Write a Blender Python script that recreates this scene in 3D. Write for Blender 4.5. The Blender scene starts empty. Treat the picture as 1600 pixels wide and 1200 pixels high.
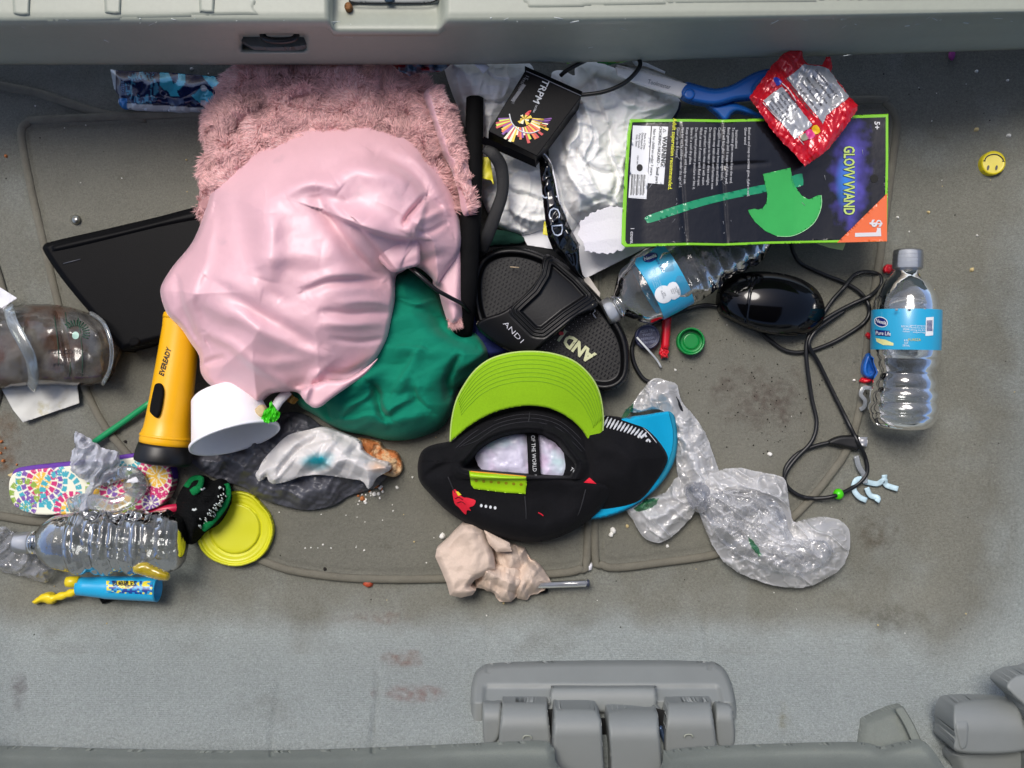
import bpy, math, random
import numpy as np
from mathutils import Vector, Matrix
from mathutils.bvhtree import BVHTree

# ------------------------------------------------------------------ camera, sky, sun, exposure
SC = bpy.context.scene
COL = SC.collection
S, H = 0.00064, 0.95            # metres per photo pixel on the floor, camera height above the cargo floor
cam = bpy.data.cameras.new("camera"); co = bpy.data.objects.new("camera", cam); COL.objects.link(co)
co.location = (0, 0, H); cam.sensor_width = 36; cam.lens = 36 * H / (1600 * S)
cam.clip_start = 0.01; cam.clip_end = 100
SC.camera = co
SUN_EL, SUN_AZ = math.radians(62), math.radians(-28)      # azimuth from +Y towards +X
w = bpy.data.worlds.new("World"); SC.world = w; w.use_nodes = True
wn = w.node_tree.nodes; wl = w.node_tree.links
sky = wn.new('ShaderNodeTexSky'); sky.sky_type = 'NISHITA'; sky.sun_disc = False
sky.sun_elevation = SUN_EL; sky.sun_rotation = SUN_AZ
sky.air_density = 0.55; sky.dust_density = 2.0; sky.ozone_density = 0.6
bg = [n for n in wn if n.type == 'BACKGROUND'][0]
wl.new(sky.outputs[0], bg.inputs[0]); bg.inputs[1].default_value = 0.12
sl = bpy.data.lights.new("sun", 'SUN'); so = bpy.data.objects.new("sun", sl); COL.objects.link(so)
sl.energy = 1.5; sl.angle = math.radians(24); sl.color = (1.0, 0.955, 0.89)
sd = Vector((math.sin(SUN_AZ) * math.cos(SUN_EL), math.cos(SUN_AZ) * math.cos(SUN_EL), math.sin(SUN_EL)))
so.rotation_euler = sd.to_track_quat('Z', 'Y').to_euler(); so.location = sd * 3
SC.view_settings.view_transform = 'Standard'; SC.view_settings.look = 'None'
SC.view_settings.gamma = 1; SC.view_settings.exposure = 0.76
SC.cycles.transparent_max_bounces = 24; SC.cycles.max_bounces = 8
SC.cycles.use_denoising = True
R = random.Random(7)

# ------------------------------------------------------------------ helpers
def PV(px, py, z):
    px = np.asarray(px, float); py = np.asarray(py, float); z = np.asarray(z, float) + 0 * px
    k = (H - z) / H * S
    return np.stack([k * (px - 800), -k * (py - 600), z], -1)
def P(px, py, z=0.0): return Vector(PV(px, py, z).tolist())
def pxm(z): return S * (H - z) / H      # metres per pixel at height z

def _hash(ix, iy, seed):
    n = (ix.astype(np.int64) * 374761393 + iy.astype(np.int64) * 668265263 + seed * 1442695041) & 0xffffffff
    n = ((n ^ (n >> 13)) * 1274126177) & 0xffffffff
    n = n ^ (n >> 16)
    return (n & 0xffff) / 65535.0
def vn(x, y, seed=0):
    x = np.asarray(x, float); y = np.asarray(y, float)
    ix = np.floor(x); iy = np.floor(y); fx = x - ix; fy = y - iy
    fx = fx * fx * fx * (fx * (fx * 6 - 15) + 10); fy = fy * fy * fy * (fy * (fy * 6 - 15) + 10)
    a = _hash(ix, iy, seed); b = _hash(ix + 1, iy, seed); c = _hash(ix, iy + 1, seed); d = _hash(ix + 1, iy + 1, seed)
    return (a * (1 - fx) + b * fx) * (1 - fy) + (c * (1 - fx) + d * fx) * fy - 0.5
def fbm(x, y, sc, seed=0, oc=4, g=0.5):
    s = 0; a = 1.0
    for k in range(oc):
        s = s + a * vn(x / sc + 17.3 * k, y / sc - 9.1 * k, seed + k); a *= g; sc *= 0.5
    return s
def crumple(x, y, sc, seed=0, n=5, warp=0.35):
    """creased sheet: piecewise planar folds in warped random directions, about -0.5..0.5"""
    r = random.Random(seed); s = 0
    for k in range(n):
        a = r.uniform(0, math.pi); f = r.uniform(0.6, 1.6) / sc; ph = r.random()
        wx = x + warp * sc * 2 * fbm(x, y, sc * 1.3, seed + 31 * k, 2); wy = y + warp * sc * 2 * fbm(x, y, sc * 1.3, seed + 77 + 31 * k, 2)
        t = (wx * math.cos(a) + wy * math.sin(a)) * f + ph
        s = s + (np.abs(2 * (t - np.floor(t)) - 1) - 0.5) / n * 1.6 * (0.6 + 0.8 * (vn(x / sc * .7, y / sc * .7, seed + 5 * k) + .5))
    return s
def segd(px, py, poly, closed=True):
    """distance, signed side, nearest point to a polyline"""
    A = np.asarray(poly, float); B = np.roll(A, -1, 0)
    if not closed: A, B = A[:-1], B[:-1]
    best = np.full(px.shape, 1e18); nx = np.zeros(px.shape); ny = np.zeros(px.shape); sg = np.zeros(px.shape); tt = np.zeros(px.shape)
    for i in range(len(A)):
        ax, ay = A[i]; dx, dy = B[i] - A[i]; L = dx * dx + dy * dy + 1e-12
        t = np.clip(((px - ax) * dx + (py - ay) * dy) / L, 0, 1)
        qx = ax + t * dx; qy = ay + t * dy; d = (px - qx) ** 2 + (py - qy) ** 2
        m = d < best
        best = np.where(m, d, best); nx = np.where(m, qx, nx); ny = np.where(m, qy, ny)
        sg = np.where(m, np.sign(dx * (py - ay) - dy * (px - ax)), sg); tt = np.where(m, (i + t) / len(A), tt)
    return np.sqrt(best), sg, nx, ny, tt
def inside(px, py, poly):
    A = np.asarray(poly, float); B = np.roll(A, -1, 0); r = np.zeros(px.shape, bool)
    for (ax, ay), (bx, by) in zip(A, B):
        if ay == by: continue
        c = ((ay > py) != (by > py)) & (px < (bx - ax) * (py - ay) / (by - ay) + ax)
        r ^= c
    return r
def sm(pts, n=6, closed=True):
    """Catmull-Rom through pts"""
    p = [np.array(q, float) for q in pts]; N = len(p); out = []
    for i in range(N if closed else N - 1):
        if closed: a, b, c, d = p[i - 1], p[i], p[(i + 1) % N], p[(i + 2) % N]
        else: a, b, c, d = p[max(i - 1, 0)], p[i], p[i + 1], p[min(i + 2, N - 1)]
        for k in range(n):
            t = k / n
            out.append(0.5 * ((2 * b) + (-a + c) * t + (2 * a - 5 * b + 4 * c - d) * t * t + (-a + 3 * b - 3 * c + d) * t ** 3))
    if not closed: out.append(p[-1])
    return np.array(out)
def ell(cx, cy, rx, ry, rot=0, n=28):
    c, s = math.cos(math.radians(rot)), math.sin(math.radians(rot))
    return np.array([(cx + rx * math.cos(t) * c - ry * math.sin(t) * s, cy + rx * math.cos(t) * s + ry * math.sin(t) * c)
                     for t in [2 * math.pi * i / n for i in range(n)]])
def jag(pts, amp, step=4, seed=0):
    """torn / irregular outline"""
    r = random.Random(seed); out = []
    P_ = [np.array(p, float) for p in pts]
    for a, b in zip(P_, P_[1:] + P_[:1]):
        L = np.linalg.norm(b - a); n = max(1, int(L / step)); nn = np.array([-(b - a)[1], (b - a)[0]]) / (L + 1e-9)
        for k in range(n): out.append(a + (b - a) * k / n + nn * r.uniform(-amp, amp))
    return np.array(out)
def dome(d, R_): return np.sqrt(np.clip(1 - (1 - np.clip(d / R_, 0, 1)) ** 2, 0, 1))
def soft(d, R_): return np.sin(np.pi / 2 * np.clip(d / R_, 0, 1))
def ss(a, b, x):
    t = np.clip((x - a) / (b - a), 0, 1); return t * t * (3 - 2 * t)
def folds(px, py, L, wk=1.0):
    """L: (points, amp, width on the left side, width on the right side)"""
    z = 0
    for pts, amp, wl_, wr_ in L:
        q = sm(pts, 5, False) if len(pts) > 2 else np.array(pts, float)
        d, sg, _, _, t = segd(px, py, q, False)
        wd = np.where(sg > 0, wr_, wl_) * wk
        z = z + amp * np.exp(-(d / wd) ** 2) * (0.25 + 0.75 * np.sin(np.pi * np.clip(t, 0.02, 0.98)) ** 0.5)
    return z

ORG = {}
def _mesh(name, V, F, mat, parent, smooth=True, cols=None, label=None, cat=None, group=None, kind=None):
    V = np.asarray(V, float)
    if parent is not None: o0 = ORG[parent.name]
    else: o0 = np.array([V[:, 0].mean(), V[:, 1].mean(), V[:, 2].min()])
    me = bpy.data.meshes.new(name); me.from_pydata((V - o0).tolist(), [], F)
    me.validate(clean_customdata=False)
    if smooth: me.shade_smooth()
    for m_ in (mat if isinstance(mat, list) else [mat]): me.materials.append(m_)
    if cols is not None and len(cols) == len(me.vertices):
        at = me.color_attributes.new('Col', 'FLOAT_COLOR', 'POINT')
        c = np.ones((len(cols), 4)); c[:, :3] = cols; at.data.foreach_set('color', c.ravel())
    o = bpy.data.objects.new(name, me); COL.objects.link(o)
    if parent is not None: o.parent = parent
    else: o.location = o0
    ORG[o.name] = o0
    if label: o['label'] = label
    if cat: o['category'] = cat
    if group: o['group'] = group
    if kind: o['kind'] = kind
    return o
def thing(name, label, cat, at, group=None):
    o = bpy.data.objects.new(name, None); COL.objects.link(o); o.empty_display_size = 0.02
    v = P(*at); o.location = v; ORG[o.name] = np.array(v)
    o['label'] = label; o['category'] = cat
    if group: o['group'] = group
    return o
def hf(name, poly, zf, mat, parent=None, res=2.0, base=None, col=None, smooth=True, thick=None, snap=True, **kw):
    """solid whose outline (in photo pixels) and height field zf(px,py,d) are given; d = px inside the outline"""
    poly = np.asarray(poly, float)
    x0, y0 = poly.min(0) - res; x1, y1 = poly.max(0) + res
    nx = int((x1 - x0) / res) + 2; ny = int((y1 - y0) / res) + 2
    gx, gy = np.meshgrid(x0 + np.arange(nx) * res, y0 + np.arange(ny) * res)
    ins = inside(gx, gy, poly)
    d, _, qx, qy, _ = segd(gx, gy, poly)
    near = ins & (d < 0.3 * res)
    cell = ins[:-1, :-1] | ins[1:, :-1] | ins[:-1, 1:] | ins[1:, 1:]
    mv = (~ins) | near
    gx = np.where(mv, qx, gx); gy = np.where(mv, qy, gy); d = np.where(mv, 0, d)
    idx = -np.ones(gx.shape, int); used = np.zeros(gx.shape, bool)
    used[:-1, :-1] |= cell; used[1:, :-1] |= cell; used[:-1, 1:] |= cell; used[1:, 1:] |= cell
    idx[used] = np.arange(used.sum())
    X = gx[used]; Y = gy[used]; D = d[used]
    Z = np.asarray(zf(X, Y, D), float) + 0 * X
    V = PV(X, Y, Z)
    cy, cx = np.nonzero(cell)
    F = np.stack([idx[cy, cx], idx[cy + 1, cx], idx[cy + 1, cx + 1], idx[cy, cx + 1]], -1)
    # boundary edges
    ea = np.concatenate([F[:, 0], F[:, 1], F[:, 2], F[:, 3]]); eb = np.concatenate([F[:, 1], F[:, 2], F[:, 3], F[:, 0]])
    NN = len(V); k1 = ea.astype(np.int64) * NN + eb; k2 = eb.astype(np.int64) * NN + ea
    bd = ~np.isin(k1, k2); E = list(zip(ea[bd].tolist(), eb[bd].tolist()))
    F = F.tolist(); n0 = len(V); bmap = {}; VB = []
    if base is not None or thick is not None:
        for (a, b) in E:
            for v in (a, b):
                if v not in bmap:
                    bmap[v] = n0 + len(VB); q = V[v].copy()
                    if thick is not None: q[2] -= thick
                    else: q[2] = min(q[2], base if not callable(base) else float(base(X[v], Y[v])))
                    VB.append(q)
            F.append([b, a, bmap[a], bmap[b]])
        V = np.vstack([V, np.array(VB)])
    C = None
    if col is not None:
        C = np.asarray(col(X, Y)); C = C + np.zeros((len(X), 3))
        if len(VB): C = np.vstack([C, C[list(bmap.keys())]])
    o = _mesh(name, V, F, mat, parent, smooth, C, **kw)
    return o
def tube(name, pts, rad, mat, parent=None, seg=8, px=True, smooth_n=5, flat=1.0, cap=True, closed=False, **kw):
    """pts: (px,py,z) or world points; rad: metres (number or list)"""
    q = sm(pts, smooth_n, closed) if smooth_n > 1 else np.array(pts, float)
    W = PV(q[:, 0], q[:, 1], q[:, 2]) if px else q
    n = len(W); rr = np.interp(np.linspace(0, 1, n), np.linspace(0, 1, len(rad)), rad) if hasattr(rad, '__len__') else np.full(n, rad)
    V = []; up = np.array([0, 0, 1.0])
    for i in range(n):
        t = W[(i + 1) % n if closed else min(i + 1, n - 1)] - W[i - 1 if (closed or i) else 0]; t = t / (np.linalg.norm(t) + 1e-12)
        s_ = np.cross(t, up)
        if np.linalg.norm(s_) < 1e-4: s_ = np.array([1.0, 0, 0])
        s_ /= np.linalg.norm(s_); u = np.cross(s_, t)
        for k in range(seg):
            a = 2 * math.pi * k / seg
            V.append(W[i] + rr[i] * (s_ * math.cos(a) + u * math.sin(a) * flat))
    F = []
    for i in range(n if closed else n - 1):
        j = (i + 1) % n
        for k in range(seg):
            F.append([i * seg + k, j * seg + k, j * seg + (k + 1) % seg, i * seg + (k + 1) % seg])
    if cap and not closed: F.append(list(range(seg))[::-1][::-1]); F.append([(n - 1) * seg + k for k in range(seg)][::-1])
    return _mesh(name, V, F, mat, parent, **kw)
def lathe(name, A, B, prof, mat, parent=None, seg=40, dent=None, open_ends=False, sq=1.0, **kw):
    """prof: (t 0..1 along A->B, radius m); A, B world points"""
    A = np.array(A, float); B = np.array(B, float); ax = B - A; L = np.linalg.norm(ax); ax /= L
    s_ = np.cross(ax, [0, 0, 1.0]); s_ /= np.linalg.norm(s_); u = np.cross(s_, ax)
    T_, A_ = np.meshgrid([p[0] for p in prof], np.arange(seg) * 2 * math.pi / seg, indexing='ij')
    rr = np.array([p[1] for p in prof])[:, None] * (1 + (dent(T_, A_) if dent else 0 * T_))
    V = A + (ax * L) * T_[..., None] + rr[..., None] * (s_ * np.cos(A_)[..., None] + u * np.sin(A_)[..., None] * sq)
    V = V.reshape(-1, 3)
    F = []
    for i in range(len(prof) - 1):
        for k in range(seg):
            F.append([i * seg + k, i * seg + (k + 1) % seg, (i + 1) * seg + (k + 1) % seg, (i + 1) * seg + k])
    if not open_ends:
        F.append([k for k in range(seg)][::-1]); F.append([(len(prof) - 1) * seg + k for k in range(seg)])
    return _mesh(name, V, F, mat, parent, **kw)
def solid(name, V, F, mat, parent=None, smooth=False, bevel=0.0, **kw):
    o = _mesh(name, V, F, mat, parent, smooth, **kw)
    if bevel:
        b = o.modifiers.new('bevel', 'BEVEL'); b.width = bevel; b.segments = 2
    return o

def bvh(objs):
    V = []; F = []
    for o in objs:
        b = len(V); me = o.data; c = np.empty(len(me.vertices) * 3, np.float32); me.vertices.foreach_get('co', c)
        V += (c.reshape(-1, 3) + ORG[o.name]).tolist()
        li = np.empty(len(me.loops), np.int32); me.loops.foreach_get('vertex_index', li); li = (li + b).tolist()
        F += [li[p.loop_start:p.loop_start + p.loop_total] for p in me.polygons]
    return BVHTree.FromPolygons(V, F)
CAMV = Vector((0, 0, H))
def hitz(tree, px, py, default=0.0):
    d = (P(px, py, 0) - CAMV).normalized(); h = tree.ray_cast(CAMV, d)
    return h[0].z if h[0] is not None else default
def on(tree, off, default=0.05):
    """height field that lies on a surface, off metres proud of it"""
    def f(X, Y, D):
        out = np.empty(len(X)); last = default
        for i in range(len(X)):
            d = (P(X[i], Y[i], 0) - CAMV).normalized(); h = tree.ray_cast(CAMV, d)
            last = h[0].z if h[0] is not None else last
            out[i] = last + off
        return out
    return f
def text(s, cx, cy, hpx, ang, tree, mat, parent, off=0.0004, name='lettering', xs=1.0, bold=0.0, align='CENTER', cols=None, flatz=None, space=1.0, shear=0):
    """printed lettering that lies on a surface; ang in degrees, world sense"""
    cu = bpy.data.curves.new('t', 'FONT'); cu.body = s; cu.size = 1.0; cu.align_x = align; cu.align_y = 'CENTER'
    cu.resolution_u = 2; cu.offset = bold; cu.space_character = space; cu.space_line = 0.95; cu.shear = shear
    t = bpy.data.objects.new('t', cu); COL.objects.link(t)
    me = bpy.data.meshes.new_from_object(t)
    V = np.array([v.co[:] for v in me.vertices]); F = [list(p.vertices) for p in me.polygons]
    bpy.data.objects.remove(t); bpy.data.curves.remove(cu); bpy.data.meshes.remove(me)
    if not len(V): return None
    k = hpx / 0.72; x = V[:, 0] * k * xs; y = V[:, 1] * k
    c, s_ = math.cos(math.radians(ang)), math.sin(math.radians(ang))
    X = cx + x * c - y * s_; Y = cy - (x * s_ + y * c)
    Z = np.full(len(X), flatz) if flatz is not None else on(tree, off)(X, Y, None)
    return _mesh(name, PV(X, Y, Z), F, mat, parent, smooth=False)
def decal(name, poly, tree, mat, parent, off=0.0003, res=2.5, **kw):
    return hf(name, poly, on(tree, off), mat, parent, res=res, **kw)

# ------------------------------------------------------------------ materials
def lin(c): return tuple((v / 255 / 12.92) if v / 255 <= 0.04045 else ((v / 255 + 0.055) / 1.055) ** 2.4 for v in c)
def M(name, rgb, rough=0.6, bump=None, var=None, metal=0.0, coat=0.0, sheen=0.0, spec=0.5, attr=False, emis=None, spots=None, bdist=0.001, weave=None, sss=0):
    """rgb = base colour, 0-255 sRGB; bump=(scale,strength); var=(scale,amount); spots=(rgb,scale,threshold,amount)"""
    m = bpy.data.materials.new(name); m.use_nodes = True; nt = m.node_tree; N = nt.nodes; L = nt.links
    b = N['Principled BSDF']; c = lin(rgb)
    b.inputs['Base Color'].default_value = (*c, 1); b.inputs['Roughness'].default_value = rough; b.inputs['Metallic'].default_value = metal
    b.inputs['Coat Weight'].default_value = coat; b.inputs['Coat Roughness'].default_value = 0.08
    b.inputs['Sheen Weight'].default_value = sheen; b.inputs['Sheen Roughness'].default_value = 0.4
    b.inputs['Specular IOR Level'].default_value = spec
    if sss: b.inputs['Subsurface Weight'].default_value = sss; b.inputs['Subsurface Radius'].default_value = (0.01, 0.008, 0.006)
    tc = N.new('ShaderNodeTexCoord'); src = None
    if attr:
        a = N.new('ShaderNodeAttribute'); a.attribute_name = 'Col'; src = a.outputs['Color']
    def mix(src, other, fac):
        x = N.new('ShaderNodeMix'); x.data_type = 'RGBA'
        if src is None: x.inputs['A'].default_value = (*c, 1)
        else: L.new(src, x.inputs['A'])
        if isinstance(other, tuple): x.inputs['B'].default_value = (*other, 1)
        else: L.new(other, x.inputs['B'])
        L.new(fac, x.inputs['Factor']); return x.outputs['Result']
    def noise(sc, det=4, rough_=0.6):
        n = N.new('ShaderNodeTexNoise'); n.inputs['Scale'].default_value = sc; n.inputs['Detail'].default_value = det
        n.inputs['Roughness'].default_value = rough_; L.new(tc.outputs['Object'], n.inputs['Vector']); return n.outputs['Fac']
    def ramp(f, lo, hi, amt):
        r = N.new('ShaderNodeMapRange'); r.inputs['From Min'].default_value = lo; r.inputs['From Max'].default_value = hi
        r.inputs['To Max'].default_value = amt; L.new(f, r.inputs['Value']); return r.outputs['Result']
    if var:
        vs = var if isinstance(var[0], tuple) else (var,)
        for sc, am in vs:
            hs = N.new('ShaderNodeHueSaturation')
            if src is None: hs.inputs['Color'].default_value = (*c, 1)
            else: L.new(src, hs.inputs['Color'])
            r = N.new('ShaderNodeMapRange'); r.inputs['From Min'].default_value = 0.25; r.inputs['From Max'].default_value = 0.75
            r.inputs['To Min'].default_value = 1 - am; r.inputs['To Max'].default_value = 1 + am; L.new(noise(sc), r.inputs['Value'])
            L.new(r.outputs['Result'], hs.inputs['Value']); src = hs.outputs['Color']
    for sp in (spots or []):
        src = mix(src, lin(sp[0]), ramp(noise(sp[1], 5), sp[2], sp[2] + 0.08, sp[3]))
    if src is not None: L.new(src, b.inputs['Base Color'])
    hgt = None
    if bump:
        bs = bump if isinstance(bump[0], tuple) else (bump,)
        nrm = None
        for sc, st in bs:
            bp = N.new('ShaderNodeBump'); bp.inputs['Strength'].default_value = st; bp.inputs['Distance'].default_value = bdist
            L.new(noise(sc, 5, 0.65), bp.inputs['Height'])
            if nrm is not None: L.new(nrm, bp.inputs['Normal'])
            nrm = bp.outputs['Normal']
        if weave:
            wv = N.new('ShaderNodeTexWave'); wv.inputs['Scale'].default_value = weave[0]; wv.inputs['Distortion'].default_value = 1.5; wv.bands_direction = 'Y'
            wv.inputs['Detail Scale'].default_value = 3
            L.new(tc.outputs['Object'], wv.inputs['Vector'])
            bp = N.new('ShaderNodeBump'); bp.inputs['Strength'].default_value = weave[1]; bp.inputs['Distance'].default_value = bdist
            L.new(wv.outputs['Fac'], bp.inputs['Height']); L.new(nrm, bp.inputs['Normal']); nrm = bp.outputs['Normal']
        L.new(nrm, b.inputs['Normal'])
    return m
def clear(name, tint=(240, 244, 246), haze=0.06, rough=0.06, bump=None, edge=0.5, hazecol=(225, 228, 232), noisy=None, gl=1.0, stain=None, attr=False):
    """thin clear plastic film or wall: transparent, glossy by Fresnel, a little milky"""
    m = bpy.data.materials.new(name); m.use_nodes = True; nt = m.node_tree; N = nt.nodes; L = nt.links
    N.remove(N['Principled BSDF']); out = N['Material Output']
    tr = N.new('ShaderNodeBsdfTransparent'); tr.inputs[0].default_value = (*lin(tint), 1)
    gs = N.new('ShaderNodeBsdfGlossy'); gs.inputs['Roughness'].default_value = rough; gs.inputs[0].default_value = (gl, gl, gl, 1)
    df = N.new('ShaderNodeBsdfDiffuse'); df.inputs[0].default_value = (*lin(hazecol), 1)
    tl = N.new('ShaderNodeBsdfTranslucent'); tl.inputs[0].default_value = (*lin(hazecol), 1)
    dm = N.new('ShaderNodeMixShader'); dm.inputs[0].default_value = 0.4; L.new(df.outputs[0], dm.inputs[1]); L.new(tl.outputs[0], dm.inputs[2])
    tc = N.new('ShaderNodeTexCoord')
    lw = N.new('ShaderNodeLayerWeight'); lw.inputs[0].default_value = 0.35
    hm = N.new('ShaderNodeMath'); hm.operation = 'MULTIPLY_ADD'; L.new(lw.outputs['Facing'], hm.inputs[0]); hm.inputs[1].default_value = edge; hm.inputs[2].default_value = haze
    hsrc = hm.outputs[0]
    if noisy:
        n = N.new('ShaderNodeTexNoise'); n.inputs['Scale'].default_value = noisy[0]; n.inputs['Detail'].default_value = 6; L.new(tc.outputs['Object'], n.inputs['Vector'])
        r = N.new('ShaderNodeMapRange'); r.inputs['From Min'].default_value = 0.4; r.inputs['From Max'].default_value = 0.7; r.inputs['To Max'].default_value = noisy[1]; L.new(n.outputs['Fac'], r.inputs['Value'])
        ad = N.new('ShaderNodeMath'); ad.operation = 'ADD'; ad.use_clamp = True; L.new(hsrc, ad.inputs[0]); L.new(r.outputs[0], ad.inputs[1]); hsrc = ad.outputs[0]
    if attr:
        at = N.new('ShaderNodeAttribute'); at.attribute_name = 'Col'
        ad = N.new('ShaderNodeMath'); ad.operation = 'ADD'; ad.use_clamp = True; L.new(hsrc, ad.inputs[0]); L.new(at.outputs['Fac'], ad.inputs[1]); hsrc = ad.outputs[0]
    m1 = N.new('ShaderNodeMixShader'); L.new(hsrc, m1.inputs[0]); L.new(tr.outputs[0], m1.inputs[1]); L.new(dm.outputs[0], m1.inputs[2])
    if stain:
        n = N.new('ShaderNodeTexNoise'); n.inputs['Scale'].default_value = stain[1]; n.inputs['Detail'].default_value = 6; L.new(tc.outputs['Object'], n.inputs['Vector'])
        r = N.new('ShaderNodeMapRange'); r.inputs['From Min'].default_value = stain[2]; r.inputs['From Max'].default_value = stain[2] + .15; r.inputs['To Max'].default_value = stain[3]; L.new(n.outputs['Fac'], r.inputs['Value'])
        sdf = N.new('ShaderNodeBsdfDiffuse'); sdf.inputs[0].default_value = (*lin(stain[0]), 1)
        ms = N.new('ShaderNodeMixShader'); L.new(r.outputs[0], ms.inputs[0]); L.new(m1.outputs[0], ms.inputs[1]); L.new(sdf.outputs[0], ms.inputs[2]); m1 = ms
    fr = N.new('ShaderNodeFresnel'); fr.inputs[0].default_value = 1.5
    fm = N.new('ShaderNodeMath'); fm.operation = 'MULTIPLY'; fm.use_clamp = True; L.new(fr.outputs[0], fm.inputs[0]); fm.inputs[1].default_value = 1.8
    m2 = N.new('ShaderNodeMixShader'); L.new(fm.outputs[0], m2.inputs[0]); L.new(m1.outputs[0], m2.inputs[1]); L.new(gs.outputs[0], m2.inputs[2])
    if bump:
        n = N.new('ShaderNodeTexNoise'); n.inputs['Scale'].default_value = bump[0]; n.inputs['Detail'].default_value = 3; L.new(tc.outputs['Object'], n.inputs['Vector'])
        bp = N.new('ShaderNodeBump'); bp.inputs['Strength'].default_value = bump[1]; bp.inputs['Distance'].default_value = 0.002; L.new(n.outputs['Fac'], bp.inputs['Height'])
        for s_ in (gs, fr, df): L.new(bp.outputs[0], s_.inputs['Normal'])
    L.new(m2.outputs[0], out.inputs['Surface'])
    return m

# ------------------------------------------------------------------ the cargo area
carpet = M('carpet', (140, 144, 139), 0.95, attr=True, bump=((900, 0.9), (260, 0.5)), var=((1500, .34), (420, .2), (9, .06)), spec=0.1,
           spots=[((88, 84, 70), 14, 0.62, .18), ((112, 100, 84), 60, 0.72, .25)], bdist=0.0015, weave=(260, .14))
carpet_panel = M('carpet_panel', (123, 122, 112), 0.95, bump=((900, 0.9), (260, 0.5)), var=((1500, .22), (420, .14), (7, .10)), spec=0.1,
           spots=[((78, 72, 62), 22, 0.64, .25), ((66, 56, 50), 160, 0.70, .4)], bdist=0.0015, weave=(300, .4))
piping_m = M('piping', (112, 109, 98), 0.85, bump=(1200, .5), var=((60, .15), (900, .12)), spec=.2)
trim = M('grey_trim_plastic', (150, 154, 140), 0.42, bump=((1800, .12), (40, .05)), var=((25, .04), (200, .03)), spots=[((196, 200, 196), 240, .74, .6)])
trim_d = M('grey_seat_plastic', (128, 132, 130), 0.5, bump=(1800, .15), var=(20, .04))
black_gap = M('black_gap', (14, 14, 14), .8)

def gz(X, Y):
    X = np.asarray(X, float); Y = np.asarray(Y, float)
    z = 0.125 * ss(905, 1190, Y) + 0.10 * ss(1190, 1330, Y)
    rr = X + 0.12 * (Y - 600) * (Y > 600) * ss(600, 1000, Y)
    z = z + 0.10 * ss(1440, 1760, rr) * (0.35 + .65 * ss(60, 500, Y)) * (1 - .85 * ss(930, 1120, Y))
    z = z + 0.05 * ss(40, -260, X) * ss(500, 900, Y)
    z = z + 0.0022 * fbm(X, Y, 190, 3, 3) + 0.0007 * fbm(X, Y, 40, 5, 2)
    z = z - 0.0022
    # creases in the carpet of the seat backs
    for pts, a in (([(592, 1060), (588, 1105), (582, 1165)], .0035), ([(438, 1075), (428, 1120), (424, 1170)], .0022), ([(763, 985), (762, 1040)], .002), ([(1102, 978), (1108, 1035)], .0025)):
        lo, hi = pts[0][1] - 12, pts[-1][1] + 12
        q = np.interp(Y, [p[1] for p in pts], [p[0] for p in pts])
        z = z - a * np.exp(-((X - q) / 3.0) ** 2) * (Y > lo) * (Y < hi)
    return z
def gzf(off=0.0): return lambda X, Y, D=None: gz(X, Y) + off
def g1(x, y): return float(gz(np.array([x]), np.array([y]))[0])

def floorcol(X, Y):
    lit_tone = np.array(lin((149, 155, 152))); shade_tone = np.array(lin((122, 122, 113)))  # brighter slopes and darker flat floor: light and shade put into the carpet colour
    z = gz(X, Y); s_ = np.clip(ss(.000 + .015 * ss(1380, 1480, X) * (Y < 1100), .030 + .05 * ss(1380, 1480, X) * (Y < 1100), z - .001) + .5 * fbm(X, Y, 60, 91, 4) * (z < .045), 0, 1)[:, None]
    return shade_tone * (1 - s_) + lit_tone * s_
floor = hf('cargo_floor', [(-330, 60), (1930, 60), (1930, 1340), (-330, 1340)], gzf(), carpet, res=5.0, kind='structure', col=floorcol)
def stain_poly(): pass
panel_L = [(34, 203), (44, 192), (70, 187), (300, 178), (600, 172), (900, 168), (916, 180), (919, 400), (920, 700), (917, 872), (906, 889), (870, 896), (780, 901), (660, 905), (560, 904), (490, 897), (430, 884), (355, 848), (300, 806), (250, 766), (205, 716), (165, 668), (140, 622), (120, 570), (98, 500), (78, 420), (52, 310), (36, 230)]
panel_R = [(934, 176), (948, 167), (1100, 163), (1360, 156), (1384, 162), (1399, 182), (1400, 210), (1392, 270), (1375, 400), (1362, 480), (1352, 570), (1343, 640), (1325, 700), (1295, 745), (1262, 785), (1222, 822), (1175, 850), (1110, 868), (1040, 878), (965, 887), (940, 882), (930, 866), (929, 700), (930, 400)]
for poly in (panel_L, panel_R):
    sp = sm(poly, 3)
    p = hf('floor_panel', sp, lambda X, Y, D: gz(X, Y) + 0.0035 * dome(D, 6) - 0.002 * np.exp(-((D - 11) / 2.5) ** 2), carpet_panel, floor, res=4.0, base=-0.01)
    q = sp; zz = gz(q[:, 0], q[:, 1]) + 0.0030
    tube('piping', np.column_stack([q, zz]), 0.0042, piping_m, p, seg=10, smooth_n=1, closed=True, flat=.75)
for pts in ([(-60, 120), (0, 134), (60, 146), (120, 166), (170, 180), (230, 186)], [(-60, 795), (0, 806), (60, 815), (120, 812)], [(-20, 380), (0, 440), (14, 500), (8, 570), (-10, 640)]):
    q = sm(pts, 5, False); tube('piping', np.column_stack([q, gz(q[:, 0], q[:, 1]) + .0012]), .0045, piping_m, floor, smooth_n=1, seg=10, flat=.7)
snap_m = M('snap_metal', (170, 168, 158), .3, metal=.9, var=(200, .2))
hf('snap_stud', ell(118, 343, 8, 8), lambda X, Y, D: gz(X, Y) + .004 + .005 * dome(D, 8), snap_m, floor, res=1.5, base=-.001)
FT = bvh([floor] + [o for o in floor.children])
def fz(x, y, d=0.003): return hitz(FT, x, y, g1(x, y))

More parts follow.
